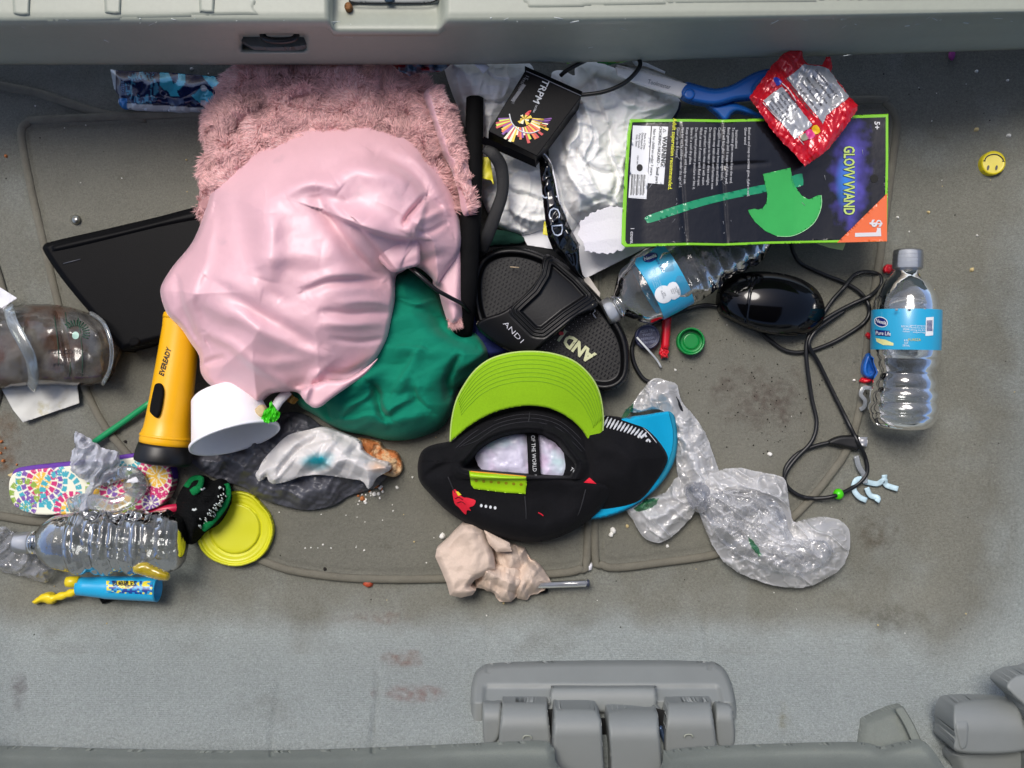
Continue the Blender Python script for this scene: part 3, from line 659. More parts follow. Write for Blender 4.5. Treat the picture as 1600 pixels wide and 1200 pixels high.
text('8 FL\nOZ\n237mL', 1416, 536, 3, -2, LT, wpr, rb, .0005); text('PUREZA', 1429, 531, 4, 0, LT, M('gold_print', (200, 180, 50), .5), rb, .0005)
decal('barcode', [(1447, 496), (1459, 495), (1458, 524), (1446, 525)], LT, wpr, rb, .0005, res=2)
for q in range(9): decal('barcode_bar', [(1448, 501 + q * 1.9), (1457, 500.5 + q * 1.9), (1457, 501.6 + q * 1.9), (1448, 502 + q * 1.9)], LT, navy, rb, .0009, res=.7)
water = clear('water_surface', (226, 234, 238), .22, .02, edge=.4, hazecol=(180, 190, 198))
lathe('water', A, B, [(.27, 2 * k), (.272, 42 * k), (.33, 48 * k), (.60, 47 * k), (.605, 3 * k)], water, rb, seg=48, open_ends=True)
for (x, y) in ((1401, 484), (1421, 484), (1445, 483), (1441, 474)): 
    z_ = .05; hf('bubble', ell(x, y, 2.6, 2), lambda X, Y, D: .064 + .001 * dome(D, 2), clear('bubble_rim', (120, 126, 130), .3, .05), rb, res=1, thick=.0005)

# left bottle (crinkled, no label) with twisted film round its neck
A = P(24, 848, .035); B = P(288, 846, .034); k = pxm(.035)
lb = thing('water_bottle', 'crinkled clear bottle without a label lying on its side at the lower left', 'bottle', (155, 850, 0), BG)
lathe('bottle_body', A, B, ribbed([(.10, 16 * k), (.13, 20 * k), (.17, 31 * k), (.24, 42 * k), (.33, 46 * k), (.42, 48 * k), (.60, 48 * k), (.75, 48 * k), (.90, 47 * k), (.96, 43 * k), (.99, 34 * k), (1.0, 20 * k)], [(.34, .70, 7), (.72, .94, 3)], .0008, 160), pet_cr, lb, seg=80, dent=crumpd(5, .13, .22), sq=.82)
capm_(lb, A, B, [(-.0, 13 * k), (.0, 15.5 * k), (.01, 16.5 * k), (.085, 17 * k), (.09, 16 * k)])
lathe('neck_ring', A, B, [(.095, 15 * k), (.10, 18 * k), (.115, 18 * k), (.12, 14 * k)], pet, lb, seg=40)
film = clear('clear_film', (236, 238, 242), .14, .10, bump=(70, .9), edge=.45, hazecol=(214, 216, 224), noisy=(50, .25))
hf('film_wrap', jag([(-20, 828), (10, 822), (40, 850), (70, 870), (92, 888), (70, 912), (40, 902), (0, 892), (-20, 880)], 1.5, 5, 4), lambda X, Y, D: .010 + .014 * soft(D, 20) + .016 * crumple(X, Y, 26, 12) * soft(D, 6), film, None, res=1.5, thick=.0003, label='crumpled clear film round the neck of the unlabelled bottle at the lower left', cat='film')

# bubble toy below it
t = thing('bubble_wand_toy', 'sky blue bubble tube with yellow twisted wand beside the crinkled bottle', 'toy', (160, 918, .0))
A = P(122, 916, .022); B = P(247, 921, .022)
sky_p = M('sky_blue_plastic', (30, 165, 215), .3, coat=.2, var=(20, .05))
tb = lathe('toy_tube', A, B, [(.0, .0035), (.0, .0088), (.1, .0092), (.3, .0105), (.36, .0112), (.97, .0118), (1.0, .0122), (1.0, .0104), (.9, .0100), (.88, .001)], sky_p, t, seg=40)
TT = bvh([tb])
def tcol(X, Y):
    c = np.tile(np.array(lin((34, 150, 205))), (len(X), 1)); n = vn(X / 4, Y / 3, 5)
    c[n > .12] = lin((30, 60, 140)); c[n < -.2] = lin((230, 214, 50)); c[(np.hypot((X - 196) / 1.5, Y - 911) < 9)] = lin((228, 206, 40)); c[(np.hypot((X - 196) / 1.4, Y - 911) < 8) & (vn(X / 2, Y / 2, 9) > .1)] = lin((60, 60, 20)); return c
decal('printed_sleeve', [(166, 907), (238, 908), (238, 929), (166, 926)], TT, M('sleeve_print', (128, 128, 128), .3, attr=True), t, .0005, res=1, col=tcol)
text('BUBBLES', 194, 912, 7, 0, TT, M('black_print', (20, 18, 14), .5), t, .0009, bold=.02)
lathe('toy_tip', P(104, 909, .024), P(124, 909, .024), [(0, .002), (0, .0048), (.3, .0054), (1, .0054)], M('lemon_tip', (225, 200, 30), .35), t, seg=24)
wand = [(124, 920, .02), (112, 926, .018), (100, 930, .016), (86, 934, .014), (80, 936, .013)]
lem = M('lemon_plastic', (232, 204, 24), .35)
tube('wand', wand, [.0040, .0028, .0042, .0028, .0042, .0028, .0042, .003], lem, t, seg=12)
hf('wand_tip', sm([(50, 940), (56, 935), (66, 928), (78, 927), (85, 934), (84, 943), (76, 944), (66, 941), (56, 944), (51, 942)], 4), lambda X, Y, D: .010 + .006 * dome(D, 7), lem, t, res=1.3, base=.004)
hf('yellow_balloon', sm([(208, 884), (224, 878), (238, 884), (256, 892), (264, 898), (262, 907), (250, 907), (232, 902), (218, 898), (208, 894)], 4), lambda X, Y, D: .066 + .007 * dome(D, 8) + .002 * vn(X / 8, Y / 8, 2), clear('yellow_rubber', (230, 205, 70), .75, .15, edge=.2, hazecol=(226, 196, 40)), None, res=1.5, thick=.002, label='limp yellow balloon scrap lying on the crinkled bottle above the bubble toy', cat='balloon')
hf('black_clip', [(154, 934), (162, 930), (185, 930), (186, 934), (160, 944)], lambda X, Y, D: .008 + .002 * dome(D, 3), black_pl, None, res=1.5, base=.002, label='thin black clip sticking out under the bubble toy', cat='clip')

# red stick, knitted thing, yellow lid
tube('red_stick', [(228, 800, .010), (250, 797, .011), (300, 790, .012)], .0042, M('magenta_plastic', (190, 30, 70), .35), None, smooth_n=1, seg=12, label='short magenta red stick between the flip flop and the black knit', cat='stick')
t = thing('plastic_disc_lid', 'round translucent yellow plastic lid on the carpet beside the black knit', 'lid', (368, 826, 0))
lid_m = M('yellow_lid_plastic', (206, 206, 30), .38, bump=(30, .08), sss=.1)
lp = sm([(352, 770), (375, 768), (395, 775), (408, 788), (421, 805), (427, 830), (418, 858), (400, 876), (372, 885), (345, 881), (322, 868), (309, 848), (306, 825), (318, 798), (335, 778)], 5)
def lz(X, Y, D):
    r = np.hypot(X - 367, Y - 826); return gz(X, Y) + .0095 + .0035 * np.exp(-((D - 2) / 2.) ** 2) - .0014 * np.exp(-((r - 40) / 1.5) ** 2) + .002 * (r < 39) + .0006 * np.exp(-((r - 51) / 1.5) ** 2)
hf('lid_disc', lp, lz, lid_m, t, res=1.4, base=.002)
knit = M('black_knit', (16, 17, 18), .95, bump=((500, .9),), spec=.1, bdist=.002)
t = thing('knit_cuff', 'crumpled black knitted cuff with a green and white striped edge on the yellow lid', 'knitwear', (315, 797, .01))
kp = sm([(290, 755), (300, 746), (318, 744), (330, 752), (345, 748), (358, 758), (360, 780), (354, 800), (340, 820), (320, 832), (306, 848), (295, 850), (286, 835), (276, 812), (274, 790), (280, 770)], 4)
kb = hf('knit_body', kp, lambda X, Y, D: .012 + .030 * soft(D, 26) + .010 * crumple(X, Y, 34, 6) * soft(D, 10) + .0006 * np.sin(Y * 1.6), knit, t, res=1.4, base=.006)
KT = bvh([kb]); gk = M('green_knit', (20, 120, 66), .9, bump=(500, .9), spec=.1, bdist=.002); wk = M('white_knit', (205, 212, 210), .9, bump=(500, .6))
def onk(pts, tree, off): return [(x, y, hitz(tree, x, y, .02) + off) for x, y in pts]
tube('green_band', onk([(352, 757), (355, 770), (352, 784), (342, 800), (328, 816), (316, 826)], KT, .0005), .0042, gk, t, flat=.6, seg=10)
rk = random.Random(12)
for k_ in range(40):
    q_ = sm([(347, 758), (349, 776), (340, 790), (328, 806), (312, 822)], 12, False); x, y = q_[rk.randrange(len(q_))] + np.array([rk.gauss(0, 3), rk.gauss(0, 2)]); a = rk.uniform(.3, 1.4)
    tube('white_fleck', onk([(x - 1.5 * math.cos(a), y - 1.5 * math.sin(a)), (x, y + .4), (x + 1.6 * math.cos(a), y + 1.6 * math.sin(a))], KT, .0012), .0006, wk, t, smooth_n=1, seg=5)
tube('green_band', onk([(292, 762), (302, 750), (314, 750), (310, 762), (300, 770)], KT, .0005), .004, gk, t, flat=.6)
for x, y in ((304, 796), (316, 764)): tube('white_fleck', onk([(x - 3, y), (x, y + 1), (x + 3, y - 1)], KT, .0008), .0011, wk, t)

# dark bag, tissue with teal stain, crust, bowl
dark_bag = M('dark_bag_film', (74, 75, 83), .5, bump=((60, .5), (200, .3)), var=(25, .1), coat=.15)
hf('plastic_bag', sm([(296, 718), (310, 708), (345, 690), (380, 672), (415, 655), (450, 644), (480, 650), (505, 668), (560, 690), (600, 712), (606, 740), (585, 762), (545, 775), (520, 790), (480, 797), (440, 790), (405, 778), (380, 762), (350, 752), (325, 742)], 4),
   lambda X, Y, D: \
   .008 + .018 * soft(D, 40) + .014 * crumple(X, Y, 46, 21, 6, .2) * soft(D, 12) + .004 * crumple(X, Y, 18, 22) * soft(D, 8), dark_bag, None, res=1.6, base=.001,
   label='crumpled dark grey plastic bag on the carpet below the white bowl', cat='bag')
crust_m = M('orange_crust', (196, 118, 62), .6, bump=((150, 1), (500, .8)), var=((60, .35),), spots=[((230, 200, 156), 60, .48, .85), ((150, 70, 30), 90, .6, .6)], bdist=.002)
hf('bread_crust', sm([(556, 686), (575, 686), (592, 690), (600, 700), (618, 706), (628, 720), (628, 736), (618, 745), (600, 742), (588, 735), (572, 730), (560, 712)], 4), lambda X, Y, D: .008 + .009 * dome(D, 5) + .010 * fbm(X, Y, 16, 4, 4), crust_m, None, res=1.4, base=.001,
   label='orange cheesy bread crust poking out of the white tissue', cat='food')
tissue = M('wet_tissue', (214, 212, 210), .45, attr=True, bump=((90, .4), (400, .2)), sss=.15, coat=.15)
def tscol(X, Y):
    base = np.array(lin((216, 213, 212))); c = np.tile(base, (len(X), 1)); te = np.array(lin((0, 150, 165)))
    a = np.clip(1.25 - np.hypot((X - 497 + (Y - 722) * .3) / 26, (Y - 720) / 13) + .3 * fbm(X, Y, 12, 5, 3), 0, 1)[:, None]
    a2 = np.clip(1.1 - np.hypot((X - 588) / 24, (Y - 730) / 10) + .4 * fbm(X, Y, 10, 8, 3), 0, 1)[:, None] * .6
    c = c * (1 - a) + te * a; return c * (1 - a2) + np.array(lin((220, 160, 100))) * a2
hf('tissue', sm([(399, 742), (404, 733), (412, 718), (430, 698), (450, 680), (480, 672), (505, 668), (540, 680), (560, 690), (566, 705), (585, 718), (606, 724), (608, 735), (596, 742), (585, 750), (576, 764), (566, 752), (545, 748), (520, 744), (495, 742), (470, 745), (450, 752), (430, 756), (420, 752), (416, 744), (405, 752)], 4),
   lambda X, Y, D: .034 + .014 * soft(D, 26) + .010 * crumple(X, Y, 50, 31) * soft(D, 8) + folds(X, Y, [([(430, 745), (470, 700), (520, 684)], -.007, 8, 3), ([(530, 740), (505, 715), (520, 690)], .005, 4, 10), ([(600, 730), (560, 716), (520, 722)], .006, 9, 4)]), tissue, None, res=1.5, base=.02, col=tscol,
   label='damp white tissue with a teal stain lying on the dark grey bag', cat='tissue')
foam = M('white_foam', (240, 240, 242), .5, bump=(300, .08), sss=.1)
t = thing('foam_bowl', 'white foam bowl tipped on its side beside the yellow flashlight', 'bowl', (365, 660, .0))
A = P(348, 612, .050); B = P(367, 684, .062)
lathe('bowl_wall', A, B, [(0, .0005), (0, .024), (.02, .0275), (.07, .0300), (.5, .0345), (.97, .0395), (.98, .0420), (1.03, .0422), (1.04, .0410), (1.03, .0392), (.97, .0386), (.5, .0335), (.10, .0285), (.06, .0250), (.05, .0005)], foam, t, seg=64, smooth=True)
hf('gunk', sm([(398, 640), (408, 632), (416, 640), (410, 652), (400, 650)], 3), lambda X, Y, D: .078 + .003 * dome(D, 5), M('gunk', (190, 170, 130), .7, bump=(300, .8)), t, res=1.4, base=.072)
hf('candy_wrapper', jag([(407, 655), (412, 640), (420, 636), (424, 626), (430, 636), (437, 645), (436, 652), (428, 660), (415, 660)], 1.5, 4, 5), lambda X, Y, D: .082 + .006 * crumple(X, Y, 9, 4), M('green_foil', (60, 190, 20), .2, metal=.3, bump=(200, .5)), None, res=1, thick=.001, label='tiny bright green candy wrapper on the rim of the white bowl', cat='wrapper')
tube('paper_stick', [(424, 645, .05), (436, 626, .05), (450, 612, .045)], .0045, white_pap, None, smooth_n=1, seg=12, label='short white rolled paper stick behind the green candy wrapper', cat='stick')
hf('crisp_piece', jag([(447, 620), (455, 615), (466, 625), (460, 632), (450, 628)], 1, 3, 5), lambda X, Y, D: .03 + .003 * crumple(X, Y, 8, 4), M('crisp', (205, 160, 80), .7, bump=(400, .7)), None, res=1, thick=.002, label='golden crisp flake between the jacket hem and the dark bag', cat='crumb')

# ------------------------------------------------------------------ the pink jacket and what lies round it
satin = M('pink_satin', (231, 183, 191), .42, bump=((1700, .5), (60, .10)), var=((8, .05), (40, .03)), sheen=.3, spec=.8, coat=.5, spots=[((196, 160, 168), 22, .60, .35)])
satin.node_tree.nodes['Principled BSDF'].inputs['Coat Roughness'].default_value = .30
_n = satin.node_tree.nodes; _nz = _n.new('ShaderNodeTexNoise'); _nz.inputs['Scale'].default_value = 420; _nz.inputs['Detail'].default_value = 6
_tc = _n.new('ShaderNodeTexCoord'); _bp = _n.new('ShaderNodeBump'); _bp.inputs['Strength'].default_value = .22; _bp.inputs['Distance'].default_value = .0012
satin.node_tree.links.new(_tc.outputs['Object'], _nz.inputs['Vector']); satin.node_tree.links.new(_nz.outputs['Fac'], _bp.inputs['Height']); satin.node_tree.links.new(_bp.outputs[0], _n['Principled BSDF'].inputs['Coat Normal'])
def fur(name, src_poly, zf, n, L_, mat, parent, dirf, seed=1, wid=.00033, keep=None):
    rr = np.random.default_rng(seed); p = np.asarray(src_poly, float); x0, y0 = p.min(0); x1, y1 = p.max(0)
    X = rr.uniform(x0, x1, n * 3); Y = rr.uniform(y0, y1, n * 3); m = inside(X, Y, p)
    if keep is not None: m &= keep(X, Y)
    X = X[m][:n]; Y = Y[m][:n]; n = len(X)
    D = segd(X, Y, p)[0]; Z = zf(X, Y, D); B = PV(X, Y, Z)
    cx = fbm(X, Y, 26, seed + 3, 3); cy = fbm(X, Y, 26, seed + 9, 3)
    dx, dy = dirf(X, Y); dx = dx + cx * 3.4 + rr.normal(0, .30, n); dy = dy + cy * 3.4 + rr.normal(0, .30, n)
    l = L_ * rr.uniform(.6, 1.2, n); dv = np.stack([dx, -dy, .75 + 1.2 * vn(X / 9, Y / 9, seed)+ rr.normal(0, .2, n)], -1)
    dv /= np.linalg.norm(dv, axis=1)[:, None] + 1e-9; side = np.cross(dv, [0, 0, 1.0]); side /= np.linalg.norm(side, axis=1)[:, None] + 1e-9
    side = side * wid
    mid = B + dv * (l * .5)[:, None]; tip = B + dv * l[:, None]; tip[:, 2] -= l * .35
    V = np.stack([B - side, B + side, mid - side * .8, mid + side * .8, tip], 1).reshape(-1, 3)
    i = np.arange(n)[:, None] * 5
    q = np.concatenate([i, i + 1, i + 3, i + 2], 1).tolist(); t_ = np.concatenate([i + 2, i + 3, i + 4], 1).tolist()
    c = np.array(lin((224, 176, 174)))[None] * (1 + .22 * rr.normal(0, 1, (n, 1)).clip(-1.5, 1.5)) * (1 + .5 * fbm(X, Y, 40, seed + 5, 2))[:, None]
    c = c * np.array([1, 1, 1]) + np.array([0, .0, .0]); C = np.repeat(c.clip(.02, .95), 5, 0)
    return _mesh(name, V, q + t_, mat, parent, False, C, kind='stuff')
fur_m = M('pink_fur', (214, 150, 150), .75, attr=True, sheen=.3, spec=.2)
fur_base_m = M('fur_backing', (200, 148, 148), .9, bump=(300, .9), spec=.1, bdist=.003)
jk = thing('jacket', 'bundled pink satin jacket with a fluffy pink fur lining, the largest thing in the heap', 'jacket', (500, 350, 0))
furp = sm([(384, 97), (430, 88), (480, 90), (540, 84), (596, 93), (620, 108), (645, 118), (668, 128), (684, 180), (700, 240), (715, 300), (722, 340), (640, 400), (420, 400), (318, 340), (312, 308), (312, 270), (320, 230), (318, 200), (324, 175), (340, 150), (348, 126), (366, 106)], 4)
def furz(X, Y, D): return .028 + .038 * soft(D, 36) + .006 * fbm(X, Y, 40, 12, 3) + .010 * ss(90, 200, Y) + folds(X, Y, [([(350, 230), (420, 170), (520, 150)], -.008, 12, 12), ([(400, 190), (480, 130), (500, 100)], .006, 14, 14), ([(600, 120), (600, 160), (640, 190)], -.007, 10, 14)])
hf('fur_backing', furp, furz, fur_base_m, jk, res=2.5, base=.015)
fur('fur_lining', furp, furz, 62000, .0092, fur_m, jk, lambda X, Y: ((X - 500) / 260, (Y - 330) / 300 + .1), 3, keep=lambda X, Y: (Y < 350 - .0 * X) & ~inside(X, Y, sm([(335, 345), (350, 290), (400, 250), (500, 215), (600, 215), (660, 250), (690, 350)], 3)))
shell = sm([(322, 322), (331, 292), (348, 268), (382, 238), (430, 211), (490, 190), (548, 182), (606, 190), (652, 214), (682, 248), (702, 290), (716, 335), (722, 372), (717, 400), (700, 424), (684, 445), (672, 432), (655, 418), (641, 416), (628, 423), (617, 432), (617, 460), (612, 500), (603, 535), (584, 566), (552, 597), (520, 620), (497, 636), (480, 631), (466, 614), (445, 612), (420, 616), (402, 630), (386, 622), (352, 610), (330, 603), (314, 583), (311, 556), (298, 536), (282, 512), (262, 492), (252, 466), (252, 446), (270, 416), (298, 382), (314, 348)], 4)
def shellz(X, Y, D):
    b = .052 + .016 * dome(D, 9) + .056 * soft(D, 120) * (.75 + .25 * ss(620, 400, Y)) 
    b = b + .0035 * fbm(X, Y, 110, 41, 3)
    F_ = [([(505, 330), (560, 352), (610, 368), (642, 374)], .014, 22, 4), ([(642, 372), (652, 350), (662, 318)], .010, 20, 5),
          ([(560, 352), (590, 385), (615, 420), (625, 425)], .008, 24, 4), ([(618, 424), (650, 412), (690, 400)], -.004, 8, 8),
          ([(445, 300), (480, 285), (515, 290), (530, 300)], .007, 16, 12), ([(525, 282), (560, 262), (600, 270), (640, 290)], .008, 16, 20),
          ([(498, 300), (505, 330), (540, 380), (575, 420), (600, 440)], -.009, 9, 14),
          ([(630, 350), (636, 338), (650, 322), (664, 306)], -.010, 4, 5), ([(655, 345), (670, 340), (690, 330)], .006, 5, 9), ([(650, 360), (668, 366), (690, 355)], -.004, 5, 5), ([(672, 300), (690, 320), (695, 345)], .005, 10, 6),
          ([(590, 240), (640, 270), (680, 310), (700, 360)], -.007, 16, 10), ([(640, 240), (670, 275), (690, 310)], .006, 10, 14),
          ([(420, 330), (425, 390), (415, 440)], .008, 20, 24), ([(375, 300), (380, 360), (390, 420)], -.005, 22, 22),
          ([(475, 455), (510, 442), (560, 438), (590, 440)], -.005, 5, 9), ([(480, 446), (530, 430), (570, 425)], .004, 12, 8),
          ([(330, 440), (380, 470), (440, 510), (500, 540)], -.006, 10, 14), ([(320, 470), (380, 500), (440, 530), (520, 560)], .005, 14, 10),
          ([(500, 490), (560, 490), (610, 488)], -.004, 6, 6), ([(500, 510), (550, 508), (600, 506)], .004, 8, 8), ([(520, 530), (560, 535), (596, 530)], -.003, 5, 6), ([(530, 475), (580, 470), (614, 474)], .003, 8, 6),
          ([(330, 520), (370, 545), (420, 580), (460, 612)], .005, 12, 8), ([(500, 595), (470, 600), (452, 608)], -.007, 6, 10), ([(500, 575), (540, 585), (580, 566)], -.005, 6, 8), ([(512, 572), (490, 592), (478, 626)], .006, 5, 8),
          ([(345, 560), (320, 570), (318, 590)], -.005, 6, 6), ([(275, 440), (288, 480), (310, 530)], -.006, 5, 9), ([(330, 340), (322, 400), (300, 460), (318, 520)], .006, 10, 22), ([(400, 560), (440, 565), (480, 560)], .003, 10, 10), ([(380, 410), (440, 400), (500, 405)], .004, 20, 16), ([(440, 470), (420, 450), (400, 420)], -.003, 10, 10)]
    w_ = 7 * fbm(X, Y, 70, 50, 2)
    b = b + folds(X + w_, Y - w_, F_) * soft(D, 10)
    b = b + .0006 * fbm(X, Y, 24, 46, 3)
    return b
hf('satin_shell', shell, lambda X, Y, D: shellz(X, Y, D), satin, jk, res=1.6, base=.045)
def over(nm, poly, lift, Rr, fl=()):
    poly = sm(poly, 5)
    return hf(nm, poly, lambda X, Y, D: shellz(X, Y, D * 0 + 30) + lift * dome(D, Rr) + folds(X, Y, fl), satin, jk, res=1.5, thick=.003)
over('folded_flap', [(512, 333), (540, 343), (575, 358), (610, 366), (640, 371), (655, 373), (656, 395), (654, 412), (636, 419), (614, 425), (600, 415), (584, 398), (560, 372), (535, 350)], .006, 6)
over('gathered_fold', [(560, 300), (590, 285), (625, 290), (650, 300), (662, 316), (652, 336), (640, 368), (610, 362), (580, 350), (550, 340), (530, 322)], .010, 22, [([(600, 300), (620, 320), (630, 352)], -.003, 5, 8)])
over('hem_fold', [(470, 612), (500, 596), (540, 592), (575, 572), (590, 560), (572, 583), (545, 603), (518, 622), (497, 637), (482, 632)], .006, 8)
c1 = sm([(662, 146), (676, 136), (690, 140), (704, 160), (712, 195), (722, 228), (734, 256), (741, 296), (741, 326), (732, 338), (722, 332), (716, 300), (704, 262), (690, 238), (678, 205), (668, 175)], 4)
def c1z(X, Y, D): return .066 + .014 * soft(D, 12) + .003 * fbm(X, Y, 16, 4)
hf('fur_collar', c1, c1z, satin, jk, res=1.6, base=.05)
fur('collar_fur', c1, c1z, 7000, .0075, fur_m, jk, lambda X, Y: (X * 0 + .8, (Y - 240) / 300), 8, keep=lambda X, Y: X > 668 + (Y - 140) * .33)
c2 = sm([(690, 412), (706, 392), (724, 372), (727, 420), (724, 470), (722, 494), (716, 506), (704, 508), (697, 496), (690, 474), (684, 452), (676, 440)], 4)
def c2z(X, Y, D): return .050 + .014 * soft(D, 14)
hf('sleeve_end', c2, c2z, satin, jk, res=1.6, base=.03)
fur('cuff_fur', ell(711, 503, 11, 6), lambda X, Y, D: .052 + 0 * X, 1200, .006, fur_m, jk, lambda X, Y: (X * 0 + .3, X * 0 + .8), 9)

green_m = M('green_jersey', (8, 124, 98), .85, bump=((700, .5), (90, .2)), var=((30, .06),), sheen=.1, spec=.2, spots=[((8, 100, 80), 20, .55, .3)])
gp = sm([(600, 430), (630, 414), (650, 418), (672, 436), (690, 470), (700, 496), (722, 508), (745, 520), (760, 540), (764, 556), (756, 575), (740, 590), (722, 600), (710, 615), (706, 640), (690, 668), (660, 682), (630, 688), (600, 687), (570, 680), (540, 675), (515, 664), (494, 650), (470, 636), (460, 620), (462, 600), (520, 560)], 4)
def gzz(X, Y, D):
    b = .010 + .012 * dome(D, 8) + .036 * soft(D, 50) + .002 * fbm(X, Y, 60, 5, 3)
    w_ = 8 * fbm(X, Y, 34, 60, 2)
    return b + folds(X + w_, Y - w_, [([(620, 540), (650, 548), (690, 545)], .006, 5, 14), ([(650, 550), (635, 580), (615, 612)], .006, 14, 5), ([(615, 470), (670, 490), (710, 530), (740, 545)], -.007, 8, 12),
        ([(580, 600), (592, 625), (600, 645), (610, 652)], -.010, 6, 10), ([(605, 645), (620, 632), (640, 625)], .006, 8, 5), ([(530, 655), (545, 636), (570, 622), (575, 612)], .007, 10, 5), ([(525, 655), (570, 652), (600, 650)], .006, 5, 8),
        ([(640, 590), (650, 630), (670, 645)], -.005, 6, 10), ([(715, 560), (700, 590), (702, 620)], -.010, 6, 6), ([(722, 575), (745, 560), (760, 548)], .006, 8, 5), ([(500, 625), (508, 640), (515, 655)], -.006, 4, 6), ([(540, 670), (600, 660), (660, 650)], .005, 8, 8), ([(622, 470), (650, 474), (680, 466)], .004, 3, 6), ([(560, 600), (600, 590), (660, 610)], .004, 14, 12)]) * soft(D, 7) + .005 * crumple(X, Y, 52, 61, 4, .2) * soft(D, 8)
hf('shirt', gp, gzz, green_m, None, res=1.5, base=.002, label='crumpled emerald green shirt spilling from under the pink jacket', cat='shirt')
hf('blue_cloth', sm([(700, 505), (735, 480), (770, 500), (800, 530), (800, 552), (775, 560), (750, 560), (720, 540)], 3), lambda X, Y, D: .006 + .014 * soft(D, 12) + .003 * crumple(X, Y, 20, 6), M('dark_blue_cloth', (14, 30, 92), .85, bump=(500, .4)), None, res=2, base=.001, label='scrap of dark blue cloth between the green shirt and the black slide', cat='cloth')
tube('drawstring', [(636, 414, .078), (655, 430, .082), (678, 450, .080), (700, 463, .076), (722, 475, .066), (733, 486, .05)], .0019, M('black_cord', (12, 10, 12), .35), jk, seg=10)

# stuff behind the jacket under the sill
foil_r = M('red_white_foil', (180, 150, 158), .2, attr=True, metal=.2, bump=((120, .6),), coat=.3)
def rcol(X, Y):
    c = np.tile(np.array(lin((190, 160, 168))), (len(X), 1)); n = vn(X / 9, Y / 6, 3); c[n > .12] = lin((150, 175, 200)); c[(n < -.12)] = lin((190, 30, 40)); c[(X < 622) & (X > 612)] = lin((170, 20, 30)); return c
hf('snack_wrapper', jag([(606, 84), (700, 80), (704, 100), (690, 112), (660, 112), (640, 118), (624, 112), (612, 100)], 1.2, 5, 2), lambda X, Y, D: .050 + .014 * crumple(X, Y, 18, 5) + .004 * soft(D, 10), foil_r, None, res=1.4, thick=.001, col=rcol, label='crinkled red and silver snack wrapper between the fur and the sill', cat='wrapper')
gfoil = M('green_snack_bag', (20, 150, 60), .2, attr=True, metal=.25, bump=((60, .5),), coat=.4)
def gcol(X, Y):
    c = np.tile(np.array(lin((30, 150, 60))), (len(X), 1)); n = fbm(X, Y * 2.5, 26, 3, 3); c[n > .10] = lin((130, 190, 80)); c[n > .26] = lin((190, 150, 110)); c[n < -.18] = lin((10, 110, 60)); c[(np.hypot((X - 945) / 16, (Y - 88) / 5) < 1)] = lin((170, 60, 40)); return c
hf('snack_bag', jag([(876, 74), (1000, 66), (1110, 66), (1060, 80), (1020, 86), (980, 96), (950, 102), (930, 96), (900, 94), (886, 100), (880, 88)], .8, 5, 2), lambda X, Y, D: .050 + .006 * soft(D, 8) + .004 * crumple(X, Y, 26, 5), gfoil, None, res=1.5, thick=.001, col=gcol, label='bright green snack bag poking out from under the sill', cat='bag')

# white shirts
wht = M('white_jersey', (240, 240, 239), .85, bump=((700, .3), (120, .2)), var=((30, .03),), sheen=.2, spec=.05, sss=.15, spots=[((196, 202, 194), 14, .56, .3)])
s1 = sm([(694, 92), (720, 84), (790, 84), (816, 92), (834, 108), (830, 140), (800, 200), (790, 240), (850, 250), (890, 262), (900, 300), (905, 350), (880, 372), (850, 360), (825, 368), (795, 362), (770, 345), (750, 300), (738, 230), (720, 180), (705, 140), (695, 110)], 4)
def s1z(X, Y, D):
    w_ = 8 * fbm(X, Y, 34, 65, 2)
    return .008 + .012 * dome(D, 8) + .040 * soft(D, 45) * (.45 + .55 * ss(260, 130, Y)) + 1.0 * folds(X + w_, Y + w_, [([(712, 100), (716, 140), (740, 190)], .006, 8, 14), ([(745, 100), (770, 120), (810, 130)], -.005, 5, 9), ([(730, 150), (770, 160), (800, 152)], -.005, 6, 10), ([(780, 270), (800, 300), (850, 310)], -.006, 6, 10), ([(800, 330), (840, 345), (880, 330)], .006, 8, 8), ([(790, 300), (800, 340), (830, 362)], -.005, 5, 8), ([(770, 260), (820, 270), (850, 268)], .006, 8, 8), ([(860, 280), (870, 320), (865, 350)], -.005, 6, 9)], .62) * soft(D, 6) + .0030 * (1 - 2 * np.abs(fbm(X, Y * .5 + X * .3, 30, 71, 3))) ** 4 + .0012 * (1 - 2 * np.abs(fbm(X * .5 + Y * .4, Y, 14, 73, 2))) ** 3 + .0025 * crumple(X, Y, 56, 66, 4, .25)
o_s1 = hf('tshirt', s1, s1z, wht, None, res=1.6, base=.002, label='off white crumpled shirt lying under the black playing card style box', cat='shirt', group='crumpled white shirts')
o_s1['label'] = 'off white crumpled shirt running under the black box, nearest the pink fur'
tube('shirt_tag', [(746, 96, .070), (752, 102, .071), (760, 110, .070)], .0042, white_pap, o_s1, flat=.3)
s2 = sm([(862, 190), (870, 160), (862, 125), (864, 112), (880, 110), (898, 118), (900, 100), (918, 95), (940, 99), (960, 106), (1000, 120), (1030, 128), (1056, 150), (1063, 158), (1060, 175), (1046, 196), (1030, 215), (1000, 260), (990, 320), (975, 345), (940, 336), (905, 350), (880, 330), (868, 290), (858, 240)], 4)
